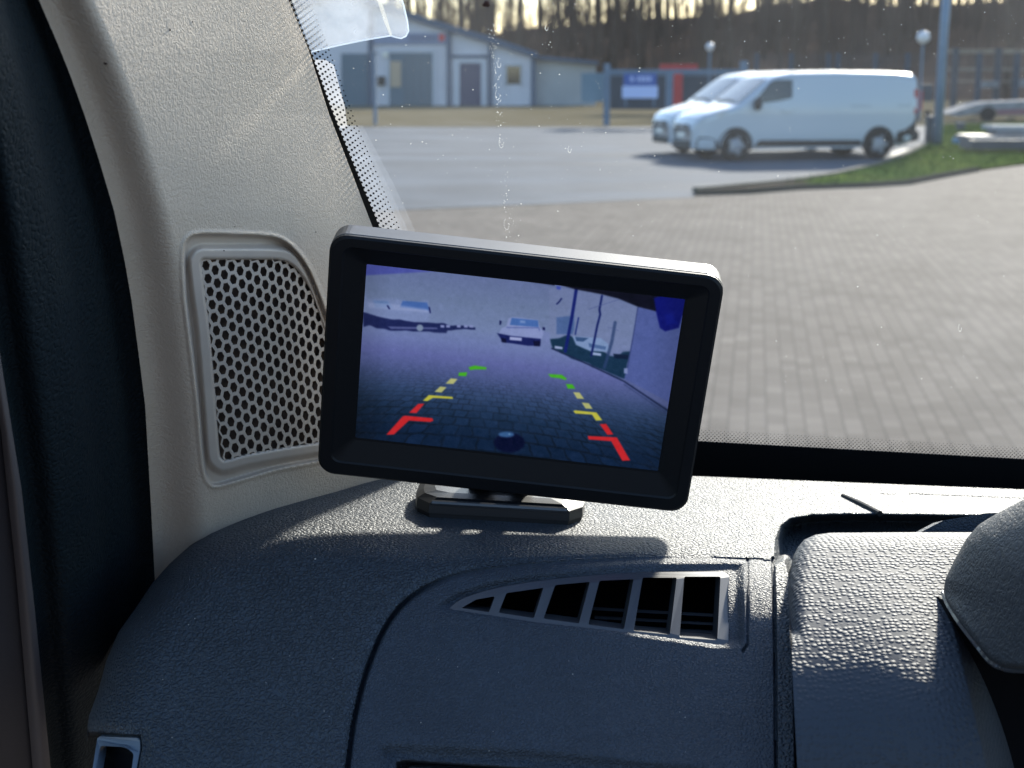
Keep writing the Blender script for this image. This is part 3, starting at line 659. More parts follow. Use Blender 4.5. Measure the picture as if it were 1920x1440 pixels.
va = N.new('ShaderNodeVertexColor'); va.layer_name = 'picture'; L.new(va.outputs[0], p.inputs['Emission Color']); p.inputs['Emission Strength'].default_value = 2**-EXPO*1.06
idx = np.arange(gx*gy).reshape(gy, gx); Qm = np.stack([idx[:-1, :-1], idx[1:, :-1], idx[1:, 1:], idx[:-1, 1:]], -1).reshape(-1, 4)
sc_o = local(np_mesh('screen', Pw.reshape(-1, 3), Qm, sm_, mon), mon)
at = sc_o.data.color_attributes.new('picture', 'FLOAT_COLOR', 'POINT'); colr = np.ones((gx*gy, 4), np.float32); colr[:, :3] = lin.reshape(-1, 3); at.data.foreach_set('color', colr.ravel())
# stand: neck, base plate with rounded ends, foam pad
bx = np.array(cam2w(-.004, 0, 0)-cam2w(0, 0, 0))
sb = empty('stand_anchor'); bpy.data.objects.remove(sb)
c0 = unp(np.array(936.), np.array(960.), np.array(.556)); axr = ua.copy(); nrm = nT.copy(); axr = axr-nrm*(axr@nrm); axr /= np.linalg.norm(axr); axf = np.cross(nrm, axr)
if axf@FW < 0: axf = -axf
# place so that the plate lies on the dash plane
c0 = c0-nrm*((c0-base_p)@nrm)
def sp_(a, b, c): return Vector(c0+axr*a+axf*b+nrm*c)
hw, dp = .0315, .040
def plate(s, inset=0.):
    out = []
    h_, d_ = hw-inset, dp-inset
    for a, b in ((-h_+.006, inset), (h_-.006, inset), (h_-.001, .008+inset*.3), (h_, .016), (h_, d_-.008), (h_-.004, d_-.002), (h_-.010, d_), (-h_+.010, d_), (-h_+.004, d_-.002), (-h_, d_-.008), (-h_, .016), (-h_+.001, .008+inset*.3)):
        out.append(sp_(a, b, s))
    return out
bm = bmesh.new(); rg = loft(bm, [plate(.0014), plate(.0050, .0002), plate(.0068, .0028), plate(.0078, .007)]); bm.faces.new(rg[-1]); bm.faces.new(rg[0][::-1])
M['stand'] = mat('stand_black', (.006, .007, .009), .4, .5)
st = local(bm_obj('stand_base', bm, M['stand'], mon), mon)
bm = bmesh.new(); rg = loft(bm, [plate(-.0012, .0004), plate(.0013, .0004)]); bm.faces.new(rg[0][::-1]); bm.faces.new(rg[-1]); local(bm_obj('adhesive_pad', bm, M['rubber'], mon), mon)
bm = bmesh.new()
for k in (-1, 1): tube(bm, [sp_(k*.007, .020, .006), mp(MW/2+k*.007, MH-.006, .0135)], .0042, 12)
tube(bm, [sp_(-.012, .020, .011), sp_(.012, .020, .011)], .0045, 14); local(bm_obj('hinge', bm, M['monfront'], mon), mon)
bm = bmesh.new(); tube(bm, [sp_(-hw+.007, .0005, .0052), sp_(hw-.007, .0005, .0052)], .0011, 8); local(bm_obj('front_rib', bm, M['mon'], st), mon)
# ------------------------------------------------------------------ EXTERIOR: ground
def sheet(name, pts, z, m, label=None, thick=None, kind='structure'):
    bm = bmesh.new(); P = [Vector((p.x, p.y, z)) for p in pts]
    if thick: prism(bm, [P], Vector((0, 0, -thick)))
    else:
        tris = tessellate_polygon([P]); vs = [bm.verts.new(p) for p in P]
        for t in tris: 
            f = bm.faces.new([vs[i] for i in t]); f.normal_update()
            if f.normal.z < 0: f.normal_flip()
    o = bm_obj(name, bm, m); tag(o, label, None, None, kind); return o
asph = mat('worn_asphalt', (.085, .098, .118), .85, .05, noise=(.35, .22), bump=('noise', 60, .01, .3))
def streaks(m, sx, sy, amt, base):
    N = m.node_tree.nodes; L = m.node_tree.links; p = N['Principled BSDF']; tc = N.new('ShaderNodeTexCoord'); mp_ = N.new('ShaderNodeMapping'); mp_.inputs['Scale'].default_value = (sx, sy, 1)
    t = N.new('ShaderNodeTexNoise'); t.inputs['Scale'].default_value = 1; t.inputs['Detail'].default_value = 5; L.new(tc.outputs['Object'], mp_.inputs[0]); L.new(mp_.outputs[0], t.inputs[0])
    r = N.new('ShaderNodeMapRange'); r.inputs[1].default_value = .35; r.inputs[2].default_value = .68; r.inputs[3].default_value = base-amt; r.inputs[4].default_value = base+amt; L.new(t.outputs[0], r.inputs[0]); L.new(r.outputs[0], p.inputs['Roughness'])
    old = p.inputs['Base Color'].links[0].from_socket if p.inputs['Base Color'].links else None
    if old:
        mx = N.new('ShaderNodeMix'); mx.data_type = 'RGBA'; mx.blend_type = 'MULTIPLY'; mx.inputs['Factor'].default_value = 1; L.new(old, mx.inputs['A'])
        r2 = N.new('ShaderNodeMapRange'); r2.inputs[1].default_value = .35; r2.inputs[2].default_value = .68; r2.inputs[3].default_value = .85; r2.inputs[4].default_value = 1.35; L.new(t.outputs[0], r2.inputs[0]); L.new(r2.outputs[0], mx.inputs['B']); L.new(mx.outputs['Result'], p.inputs['Base Color'])
streaks(asph, .06, .45, .05, .86)
pav = bpy.data.materials.new('block_paving'); pav.use_nodes = True; N = pav.node_tree.nodes; L = pav.node_tree.links; p = N['Principled BSDF']
tc = N.new('ShaderNodeTexCoord'); mpp = N.new('ShaderNodeMapping'); mpp.inputs['Rotation'].default_value = (0, 0, R_(98.9)); L.new(tc.outputs['Object'], mpp.inputs[0])
bt = N.new('ShaderNodeTexBrick'); bt.inputs['Scale'].default_value = 1; bt.inputs['Brick Width'].default_value = .2; bt.inputs['Row Height'].default_value = .1; bt.inputs['Mortar Size'].default_value = .006; bt.inputs['Mortar Smooth'].default_value = .3
bt.offset = 0.5
bt.inputs['Color1'].default_value = (.178, .155, .135, 1); bt.inputs['Color2'].default_value = (.132, .115, .10, 1); bt.inputs['Mortar'].default_value = (.09, .08, .072, 1); L.new(mpp.outputs[0], bt.inputs['Vector'])
nz = N.new('ShaderNodeTexNoise'); nz.inputs['Scale'].default_value = .9; nz.inputs['Detail'].default_value = 8; nz.inputs['Roughness'].default_value = .65; L.new(mpp.outputs[0], nz.inputs[0])
mr = N.new('ShaderNodeMapRange'); mr.inputs[1].default_value = .3; mr.inputs[2].default_value = .7; mr.inputs[3].default_value = .80; mr.inputs[4].default_value = 1.16; L.new(nz.outputs[0], mr.inputs[0])
mx = N.new('ShaderNodeMix'); mx.data_type = 'RGBA'; mx.blend_type = 'MULTIPLY'; mx.inputs['Factor'].default_value = 1; L.new(bt.outputs['Color'], mx.inputs['A']); L.new(mr.outputs[0], mx.inputs['B']); L.new(mx.outputs['Result'], p.inputs['Base Color'])
p.inputs['Roughness'].default_value = .85; p.inputs['Specular IOR Level'].default_value = .02; bp = N.new('ShaderNodeBump'); bp.inputs['Distance'].default_value = .006; bp.inputs['Strength'].default_value = .25; L.new(bt.outputs['Fac'], bp.inputs['Height']); bp.invert = True; L.new(bp.outputs[0], p.inputs['Normal'])
grass_m = mat('damp_grass', (.05, .095, .02), .9, .0, noise=(.5, 0), col2=(.12, .145, .04), bump=('noise', 25, .05, .6))
dry_m = mat('dry_verge', (.13, .11, .065), .9, .0, noise=(.35, 0), col2=(.19, .165, .12), bump=('noise', 8, .05, .4))
field_m = mat('brown_field', (.06, .05, .03), .9, .0, noise=(.05, 0), col2=(.09, .07, .04))
big = [Vector((-1500, -300, 0)), Vector((1500, -300, 0)), Vector((1500, 3000, 0)), Vector((-1500, 3000, 0))]
sheet('ground', big, 0, field_m)
isl_out = [(1305,361),(1400,352),(1480,344),(1560,332),(1640,314),(1690,297),(1722,281),(1742,268),(1745,250),(1742,236)]
isl_low = [(1305,367),(1400,364),(1500,356),(1620,352),(1700,347),(1760,335),(1830,322),(1920,310),(2300,270)]
asp = [gnd(-1200, 400), gnd(700, 396), gnd(900, 388), gnd(1300, 371)]+[gnd(x, y) for x, y in isl_out]+[gnd(1742, 236), gnd(1250, 238), gnd(-1200, 240)]
sheet('yard_asphalt', asp, .006, asph)
pv = [gnd(-1200, 404), gnd(700, 398), gnd(900, 390), gnd(1300, 372)]+[gnd(x, y) for x, y in isl_low]+[Vector((45, 12, 0)), Vector((45, -12, 0)), Vector((-25, -12, 0))]
sheet('paving', pv, .012, pav)
vg = [gnd(-1200, 240), gnd(1250, 238), gnd(1742, 236), gnd(2300, 225), gnd(2300, 185), gnd(-1200, 185)]
sheet('verge', vg, .010, dry_m)
gi = [gnd(x, y) for x, y in isl_low]+[gnd(2300, 225), gnd(1742, 236)]+[gnd(x, y) for x, y in isl_out[::-1]]
sheet('grass', gi, .05, grass_m, None, None)
sheet('soil', [gnd(x, y) for x, y in ((1310,365),(1310,362),(1400,354),(1490,345),(1530,343),(1500,350),(1545,352),(1500,355),(1400,363))], .056, mat('bare_soil', (.085, .07, .055), .9, .0, noise=(3, .3)))
# kerb along the island
def strip(name, pts, wd, z0, z1, m):
    bm = bmesh.new(); P = [gnd(x, y) for x, y in pts]
    for a, b in zip(P, P[1:]):
        t = (b-a).normalized(); n = Vector((-t.y, t.x, 0))*wd/2; L_ = (b-a).length; 
        Mx = Matrix.Translation(a) @ Matrix.Rotation(math.atan2(t.y, t.x), 4, 'Z'); box(bm, 0, L_+.03, -wd/2, wd/2, z0, z1, Mx)
    o = bm_obj(name, bm, m); tag(o, None, None, None, 'structure'); return o
kerb_m = mat('concrete_kerb', (.13, .125, .11), .9, .05, noise=(3, .2))
strip('kerb', isl_out, .14, -.02, .085, kerb_m); strip('kerb', isl_low[:7], .14, -.02, .085, mat('dark_kerb', (.07, .065, .055), .9, .0, noise=(3, .2)))
sheet('pale_patch', [gnd(x, y) for x, y in ((1668,300),(1672,287),(1690,280),(1725,281),(1738,286),(1728,295),(1705,303))], .02, mat('pale_warm_patch', (.36, .33, .27), .8, .3, noise=(2, .2)))  # paler warm patch on the ground by the rear of the vans
# grass blades
bm = bmesh.new(); gp2 = [(p.x, p.y) for p in gi]; n = 0; ax = np.array([p[0] for p in gp2]); ay = np.array([p[1] for p in gp2])
Xr = rng.uniform(max(ax.min(), 4), min(ax.max(), 26), 60000); Yr = rng.uniform(ay.min(), min(ay.max(), 60), 60000); ok = pip(Xr, Yr, gp2) & (Yr < 62) & (960+2886*Xr/Yr*.99 > 1470+rng.normal(0, 18, 60000))
Xr, Yr = Xr[ok][:15000], Yr[ok][:15000]; k = len(Xr); h = rng.uniform(.03, .11, k); a = rng.uniform(0, 6.28, k); wd = .012
Vg = np.stack([np.stack([Xr-wd*np.cos(a), Yr-wd*np.sin(a), np.full(k, .045)], -1), np.stack([Xr+wd*np.cos(a), Yr+wd*np.sin(a), np.full(k, .045)], -1), np.stack([Xr+rng.normal(0, .03, k), Yr+rng.normal(0, .03, k), .05+h], -1)], 1).reshape(-1, 3)
bm.free(); tag(np_mesh('grass_blades', Vg, np.arange(3*k).reshape(-1, 3), grass_m, None, False), 'short green grass on the verge beside the parked vans', 'grass', kind='stuff')
# ------------------------------------------------------------------ VANS
white = mat('white_van_paint', (.44, .485, .545), .28, .5); white.node_tree.nodes['Principled BSDF'].inputs['Coat Weight'].default_value = .6
blackp = mat('black_bumper_plastic', (.02, .02, .022), .6, .4); glassd = mat('dark_vehicle_glass', (.02, .025, .025), .06, .8)
rimm = mat('grey_wheel_cover', (.30, .32, .38), .4, .5, .5); tyre = mat('tyre_rubber', (.012, .012, .013), .8, .3); lampm = mat('clear_headlamp', (.45, .48, .52), .12, .8); redl = mat('red_tail_lamp', (.35, .01, .01), .2, .6)
TOPZ = [(0, .74), (.03, .84), (.10, .96), (.30, 1.06), (.60, 1.15), (.90, 1.22), (1.02, 1.27), (1.40, 1.55), (1.78, 1.82), (1.95, 1.89), (2.3, 1.945), (3.4, 1.97), (4.9, 1.95), (5.28, 1.925), (5.38, 1.86)]
LEN = 5.38
def topz(x): return float(np.interp(x, [p[0] for p in TOPZ], [p[1] for p in TOPZ]))
def planw(x): return .955*float(np.interp(x, [0, .06, .15, .35, .7, 1.2, 4.6, 5.2, 5.38], [.60, .74, .83, .92, .975, 1, 1, .985, .95]))
def sidew(x, z):
    zt = topz(x); w_ = planw(x); k = max(0, z-1.08)/.9; w_ *= 1-.13*k**1.4
    if z < .55: w_ *= 1-.03*((.55-z)/.25)**2
    return w_
BZ = lambda x: float(np.interp(x, [0, .5, 5.0, 5.38], [.26, .24, .28, .42]))
def van():
    root = empty('delivery_van')
    xsv = sorted(set([p[0] for p in TOPZ]+list(np.linspace(0, LEN, 44)))); bm = bmesh.new(); rings = []
    for x in xsv:
        zt, zb = topz(x), BZ(x); pts = []; rc = min(.13, (zt-zb)*.3)
        for z in np.linspace(zb, zt-rc, 12): pts.append((sidew(x, z), z))
        w0 = sidew(x, zt-rc)
        rx = rc*1.3
        for a in np.linspace(15, 90, 6): pts.append((w0-rx+rx*math.cos(R_(a)), zt-rc+(rc-.035)*math.sin(R_(a))))
        for t in (.66, .33, 0): pts.append(((w0-rx)*t, zt-.035*t*t))
        full = [(w_, z) for w_, z in pts]+[(-w_, z) for w_, z in pts[-2::-1]]
        rings.append([bm.verts.new((x, w_, z)) for w_, z in full])
    for a, b in zip(rings, rings[1:]):
        for k in range(len(a)-1): bm.faces.new((a[k], a[k+1], b[k+1], b[k]))
        bm.faces.new((a[-1], a[0], b[0], b[-1]))
    bm.faces.new(rings[0]); bm.faces.new(rings[-1][::-1]); body = bm_obj('body', bm, white, root, True)
    def sidepatch(name, poly, m, s, off=.006, th=.02, par=root, round_=.04):
        bm = bmesh.new(); poly = rnd(poly, round_, 3); L_ = [Vector((x, s*(sidew(x, z)+off), z)) for x, z in poly]; prism(bm, [L_], Vector((0, -s*th, 0))); return bm_obj(name, bm, m, par)
    for s in (-1, 1):
        wdw = sidepatch('side_window', [(1.30,1.22),(1.50,1.46),(1.72,1.70),(1.86,1.76),(2.28,1.76),(2.26,1.36),(1.95,1.30)], glassd, s)
        d = sidepatch('door_seam', [(1.13,.55),(1.13,.55)][:0] or [(2.335,.42),(2.35,.42),(2.36,1.78),(2.345,1.78)], blackp, s, .003, .01, root, .001)
        sidepatch('handle', [(2.00,1.06),(2.24,1.06),(2.24,1.115),(2.00,1.115)], mat('white_handle', (.5, .53, .56), .4), s, .03, .03)
        sidepatch('sill_trim', [(1.36,.30),(4.00,.30),(3.98,.43),(1.48,.45)], blackp, s, .012, .03)
        sidepatch('lower_sill', [(1.42,.255),(3.98,.255),(3.98,.30),(1.42,.30)], white, s, .005, .03)
        sidepatch('rear_corner', [(4.84,.34),(5.37,.38),(5.37,1.02),(5.30,.80),(5.10,.66),(4.88,.60)], blackp, s, .012, .03)
        sidepatch('front_corner', [(.06,.30),(.52,.26),(.50,.44),(.30,.52),(.10,.52)], blackp, s, .012, .03)
        sidepatch('headlight', [(.10,.80),(.16,.92),(.62,1.10),(.74,1.08),(.58,.94),(.34,.82)], lampm, s, .008, .03)
        sidepatch('tail_light', [(5.30,1.0),(5.37,1.0),(5.37,1.55),(5.30,1.55)], redl, s, .006, .03)
        sidepatch('panel_seam', [(3.62,.48),(3.632,.48),(3.632,1.76),(3.62,1.76)], mat('seam_grey', (.2, .22, .25), .5), s, .003, .01, root, .001); sidepatch('slide_rail', [(3.70,1.17),(5.20,1.17),(5.20,1.195),(3.70,1.195)], mat('rail_grey', (.3, .33, .37), .5), s, .004, .01, root, .001); sidepatch('rub_strip', [(2.45,.60),(3.95,.60),(3.95,.615),(2.45,.615)], mat('body_crease', (.5, .53, .57), .4), s, .004, .01, root, .001)
        bm = bmesh.new(); 
        Mx = Matrix.Translation((1.38, s*1.06, 1.24)); bmesh.ops.create_icosphere(bm, subdivisions=2, radius=1, matrix=Mx @ Matrix.Diagonal((.09, .12, .15, 1))); tube(bm, [(1.42, s*.9, 1.2), (1.40, s*1.0, 1.2)], .04)
        bm_obj('mirror', bm, blackp, root, True)
        for xw in (.93, 4.43):
            yo = s*(planw(xw)-.0)
            bm = bmesh.new(); poly = [(xw+.405*math.cos(a), .335+.405*math.sin(a)) for a in np.linspace(-.25, math.pi+.25, 18)]
            prism(bm, [[Vector((x, s*(sidew(x, max(z, .3))+.004), z)) for x, z in poly]], Vector((0, -s*.03, 0))); bm_obj('wheel_arch', bm, blackp, root)
            bm = bmesh.new()
            prof = [(.16, .0), (.31, .0), (.33, .015), (.335, .05), (.335, .18), (.32, .21), (.2, .21)]
            n = 32; rg = [[bm.verts.new((xw+r*math.cos(a), yo+s*(.02-w_), .335+r*math.sin(a))) for a in np.linspace(0, 2*math.pi, n, endpoint=False)] for r, w_ in prof]
            for a, b in zip(rg, rg[1:]):
                for k in range(n): bm.faces.new((a[k], a[(k+1) % n], b[(k+1) % n], b[k]))
            wh = bm_obj('wheel', bm, tyre, root, True)
            bm = bmesh.new(); prof = [(.235, .012), (.215, .004), (.19, .03), (.10, .015), (.05, .0), (.0, .0)]
            rg = [[bm.verts.new((xw+max(r, .001)*math.cos(a), yo+s*(.024-w_), .335+max(r, .001)*math.sin(a))) for a in np.linspace(0, 2*math.pi, n, endpoint=False)] for r, w_ in prof]
            for a, b in zip(rg, rg[1:]):
                for k in range(n): bm.faces.new((a[k], a[(k+1) % n], b[(k+1) % n], b[k]))
            for j in range(5):
                a0 = j*2*math.pi/5
                for t in (-.16, .16):
                    a = a0+t; box(bm, .07, .22, -.012, .012, -.012, .012, Matrix.Translation((xw, yo+s*.022, .335)) @ Matrix.Rotation(-a, 4, 'Y'))
            bm_obj('rim', bm, rimm, wh, False)
    # windscreen
    bm = bmesh.new(); P = []
    for x, f in ((1.04, .90), (1.4, .87), (1.74, .84)): P.append([(x-.012, -f*sidew(x, 1.1)*.93*(1-.10*(x-1.04)), topz(x)+.012-.03), (x-.02, 0, topz(x)+.012), (x-.012, f*sidew(x, 1.1)*.93*(1-.10*(x-1.04)), topz(x)+.012-.03)])
    vs = [[bm.verts.new(q) for q in r] for r in P]
    for a, b in zip(vs, vs[1:]):
        for k in range(2): bm.faces.new((a[k], a[k+1], b[k+1], b[k]))
    bm_obj('windscreen', bm, glassd, root, True)
    bm = bmesh.new()
    for a, b in ((-.55, .10), (.05, .62)): tube(bm, [(1.02, a, 1.292), (1.06, b, 1.33)], .012, 5)
    bm_obj('wiper', bm, blackp, root)
    bm = bmesh.new(); box(bm, -.008, .05, -.42, .42, .67, .79); bm_obj('grille', bm, mat('dark_grey_grille', (.06, .065, .07), .5, .3), root)
    bm = bmesh.new(); box(bm, -.02, .0, -.48, .48, .715, .735); box(bm, -.022, 0, -.07, .07, .66, .80); bm_obj('grille_bar', bm, rimm, root)
    bm = bmesh.new(); box(bm, -.015, .06, -.50, .50, .27, .42); bm_obj('bumper_intake', bm, mat('grey_intake', (.05, .052, .056), .6, .2), root)
    bm = bmesh.new(); box(bm, -.032, -.02, -.26, .26, .50, .61); bm_obj('number_plate', bm, mat('plate_white', (.7, .7, .68), .5), root)
    bm = bmesh.new(); box(bm, LEN-.03, LEN+.09, -.9, .9, .40, .62); bm_obj('rear_bumper', bm, blackp, root)
    return root
v1 = van(); tag(v1, 'white panel van parked in the yard, the nearer of the two', 'van', 'white vans parked side by side')
gA = gnd(1367, 306); gB = gnd(1655, 296); mid = (gA+gB)/2
vyaw = R_(-0); lat_ = (gB.x-gA.x); ang = math.acos(min(1, lat_/3.5))
ang = R_(14.5)
VD = Vector((math.cos(ang), math.sin(ang), 0)); VN = Vector((math.sin(ang), -math.cos(ang), 0))
# wheel contact midpoint in local space: x=2.68, y=-0.95 side faces the viewer
v1.rotation_euler = (0, 0, ang); v1.scale = (.965, .965, .98); v1.location = mid-VD*2.60-VN*.92; v1.location.z = .008
def copy_tree(o, parent=None):
    c = o.copy(); S.collection.objects.link(c); c.parent = parent
    for ch in list(o.children): copy_tree(ch, c)
    return c
v2 = copy_tree(v1); v2['label'] = 'white panel van standing just behind the nearer van, only its front and roof showing'
v2.location = v1.location+Vector((-VN.x, -VN.y, 0))*2.6+VD*.44
# ------------------------------------------------------------------ BUILDING
BY = 98.
def B(px, py, dy=0.): return onY(px, py, BY+dy)
bwall = mat('pale_rendered_wall', (.50, .50, .56), .8, .3, noise=(.6, .08)); btrim = mat('blue_grey_cladding', (.055, .085, .14), .6, .4); bdoor = mat('teal_steel_door', (.07, .12, .17), .5, .4); bnavy = mat('navy_door', (.04, .045, .10), .5, .4)
bd = empty('workshop_building', (B(840, 197).x, BY, 0)); tag(bd, 'pale single storey workshop with blue trim, gabled roof and dark doors across the yard', 'building')
def bpoly(name, pts, dy, th, m, par=bd, base=None):
    bm = bmesh.new(); P = [B(x, y) for x, y in pts]
    P = [Vector((p.x, BY+dy, max(p.z, -.2))) for p in P]; prism(bm, [P], Vector((0, th, 0))); return local(bm_obj(name, bm, m, par), bd)
bpoly('wall', [(330,205),(330,80),(640,-14),(765,28),(842,52),(925,76),(1001,102),(1001,205)], 0, 16, bwall)
bpoly('annex_wall', [(1002,205),(1002,108),(1118,119),(1118,205)], .6, 9, mat('pale_annex_wall', (.34, .35, .37), .8, .3, noise=(.5, .1)))
bpoly('roof', [(325,74),(640,-24),(765,22),(842,46),(925,70),(1008,98),(1008,110),(925,83),(842,59),(765,35),(640,-10),(325,87)], -.5, 17, btrim)
bpoly('annex_roof', [(1008,104),(1122,115),(1122,121),(1008,111)], -.1, 10, btrim)
for x, yt_ in ((695, 10), (842, 56), (919, 78), (1000, 103)): bpoly('column', [(x-4,205),(x-4,yt_),(x+4,yt_),(x+4,205)], -.2, .2, btrim)
bpoly('beam', [(847,103),(915,103),(915,109),(847,109)], -.1, .1, btrim)
sg = bpoly('sign_band', [(700,62),(838,62),(838,83),(700,83)], -.15, .12, mat('blue_sign_band', (.18, .22, .34), .6))
bpoly('sign_logo', [(823,64),(834,64),(834,77),(823,77)], -.2, .05, mat('red_logo', (.45, .03, .03), .5), sg)
for k in range(8): bpoly('sign_letter', [(768+k*6.6,66),(772+k*6.6,66),(772+k*6.6,77),(768+k*6.6,77)], -.18, .03, mat('grey_letter', (.10, .12, .2), .6), sg)
dr_ = bpoly('workshop_door', [(730,205),(730,98),(812,98),(812,205)], -.06, .06, bdoor); bpoly('door_frame', [(724,205),(724,92),(817,92),(817,205),(811.5,205),(811.5,99),(730.5,99),(730.5,205)], -.12, .12, mat('pale_frame', (.42, .44, .5), .7), dr_)
bpoly('notice_board', [(732,115),(752,115),(752,163),(732,163)], -.13, .05, mat('tan_board', (.38, .30, .22), .7), dr_)
for x in (757, 770, 784, 798): bpoly('door_panel', [(x,196),(x,104),(x+10,104),(x+10,196)], -.09, .03, mat('door_slat', (.06, .10, .14), .5), dr_)
d2 = bpoly('entrance_door', [(862,205),(862,118),(902,118),(902,205)], -.06, .06, bnavy); bpoly('door_frame', [(852,205),(852,111),(911,111),(911,205),(902.5,205),(902.5,118),(861.5,118),(861.5,205)], -.1, .1, mat('pale_frame2', (.46, .48, .54), .7), d2)
w2 = bpoly('window', [(950,124),(976,124),(976,158),(950,158)], -.04, .04, glassd); bpoly('window_frame', [(946,162),(946,120),(980,120),(980,162),(976,162),(976,124),(950,124),(950,162)][::1], -.09, .08, mat('grey_frame', (.36, .38, .42), .7), w2)
bpoly('garage_door', [(640,205),(640,100),(690,100),(690,205)], -.06, .06, bdoor); bpoly('letter_box', [(708,143),(722,143),(722,160),(708,160)], -.3, .25, blackp)
bpoly('wall_lamp', [(719,98),(727,98),(727,106),(719,106)], -.35, .25, mat('lamp_glass', (.7, .68, .6), .3))
# ------------------------------------------------------------------ GATE, FENCES, SIGN
steel = mat('blue_grey_steel', (.10, .15, .22), .5, .5, noise=(3, .1))
GY = 56.
def gp_(px, py, Y): return onY(px, py, Y)
gt = empty('sliding_gate', gnd(1138, 235)); tag(gt, 'blue grey steel gate frame with tall posts and a long top rail', 'gate')
def wbox(name, px0, px1, pyt, pyb, Y, th, m, par=None, org=None):
    a = gp_(px0, pyt, Y); b = gp_(px1, pyb, Y); bm = bmesh.new(); box(bm, a.x, b.x, Y, Y+th, min(a.z, b.z), max(a.z, b.z)); o = bm_obj(name, bm, m, par)
    if org is not None: local(o, org)
    return o
for x, t_, b_ in ((1138, 119, 236), (1255, 137, 236), (1394, 114, 236)): wbox('post', x-5, x+5, t_, b_, GY, .2, steel, gt, gt)
wbox('top_rail', 1143, 1389, 130, 138, GY+.03, .12, steel, gt, gt)
wbox('gate_panel', 1090, 1132, 137, 191, GY+.3, .08, mat('blue_panel', (.13, .20, .26), .6, noise=(1, .1)), gt, gt)
pst = empty('gate_post', gnd(703, 234)); tag(pst, 'blue grey steel post standing alone in front of the workshop', 'post'); wbox('shaft', 698, 707, 100, 234, 57, .2, steel, pst, pst); wbox('cap', 697, 708, 97, 100, 56.95, .3, steel, pst, pst)
# sign board
sb = empty('sign_board', gnd(1200, 236)); tag(sb, 'blue and white notice board hanging below the gate rail', 'sign')
wbox('upper_panel', 1170, 1231, 138, 161, GY-.1, .08, mat('sign_blue', (.035, .09, .33), .5), sb, sb); wbox('lower_panel', 1167, 1233, 161.3, 184, GY-.12, .1, mat('sign_white', (.42, .5, .78), .5), sb, sb)
for k, (x0, x1) in enumerate(((1182,1188),(1194,1197),(1199,1205),(1207,1213),(1215,1221))): wbox('lettering', x0, x1, 143, 153, GY-.13, .02, mat('sign_letters', (.35, .42, .7), .5), sb, sb)
wbox('leg', 1172, 1175, 184, 200, GY-.1, .06, steel, sb, sb); wbox('leg', 1225, 1228, 184, 200, GY-.1, .06, steel, sb, sb)
# dark board fence behind the gate
bf = empty('board_fence', gnd(1280, 212)); tag(bf, 'dark slate board fence behind the gate and the sign', 'fence'); wbox('boards', 1145, 1440, 142, 205, 74, .06, mat('slate_boards', (.045, .055, .075), .7, noise=(2, .2)), bf, bf); wbox('top_rail', 1143, 1442, 139, 142, 73.95, .15, steel, bf, bf)
# red frame
rf = empty('red_loading_frame', gnd(1272, 205)); tag(rf, 'red steel frame standing behind the gate', 'frame'); redm = mat('red_paint', (.35, .025, .03), .5, noise=(2, .15))
wbox('crossbar', 1238, 1308, 120, 130, 68, .3, redm, rf, rf); wbox('upright', 1264, 1279, 130, 206, 68, .3, redm, rf, rf)
# mesh fence behind vans
mf = empty('mesh_fence', gnd(1600, 215)); tag(mf, 'tall grey wire mesh fence with steel posts behind the vans', 'fence'); FY = 70
fst = mat('dull_fence_steel', (.06, .075, .10), .8, .1)
for x in (1418, 1482, 1552, 1570, 1640, 1700, 1763, 1834, 1905, 1975): wbox('post', x-2.0, x+2.0, 99, 214, FY, .09, fst, mf, mf)
bm = bmesh.new(); a = gp_(1410, 102, FY); b = gp_(2000, 214, FY)
x = a.x
while x < b.x: tube(bm, [(x, FY+.03, 0), (x, FY+.03, a.z)], .006, 3, False); x += .11
z = .1
while z < a.z: tube(bm, [(a.x, FY+.03, z), (b.x, FY+.03, z)], .006, 3, False); z += .11
local(bm_obj('wire_mesh', bm, mat('dark_wire', (.05, .055, .07), .6), mf), mf)
# tall pole
g0 = gnd(1757, 273); lp_ = empty('light_pole', g0); tag(lp_, 'tall blue grey steel pole on the grass right of the vans', 'pole'); bm = bmesh.new()
tube(bm, [g0, g0+Vector((.02, 0, 3)), g0+Vector((.06, 0, 4.8))], [.125, .115, .105], 20); local(bm_obj('shaft', bm, mat('pole_paint', (.12, .19, .28), .45, noise=(4, .1)), lp_, True), lp_)
bm = bmesh.new(); tube(bm, [g0, g0+Vector((0, 0, .04))], .2, 16); local(bm_obj('base_flange', bm, steel, lp_), lp_)
# waste bin beside pole
g0 = gnd(1744, 270); wb = empty('waste_bin', g0); tag(wb, 'dark grey cylindrical bin standing left of the tall pole', 'bin'); bm = bmesh.new()
tube(bm, [g0+Vector((0, 0, 0)), g0+Vector((0, 0, .05)), g0+Vector((0, 0, .70))], [.12, .15, .16], 18); local(bm_obj('body', bm, mat('dark_bin', (.04, .05, .055), .7, noise=(6, .2)), wb, True), wb)
bm = bmesh.new(); tube(bm, [g0+Vector((0, 0, .70)), g0+Vector((0, 0, .76))], [.17, .13], 18); local(bm_obj('lid', bm, mat('bin_lid', (.06, .07, .08), .6), wb), wb)
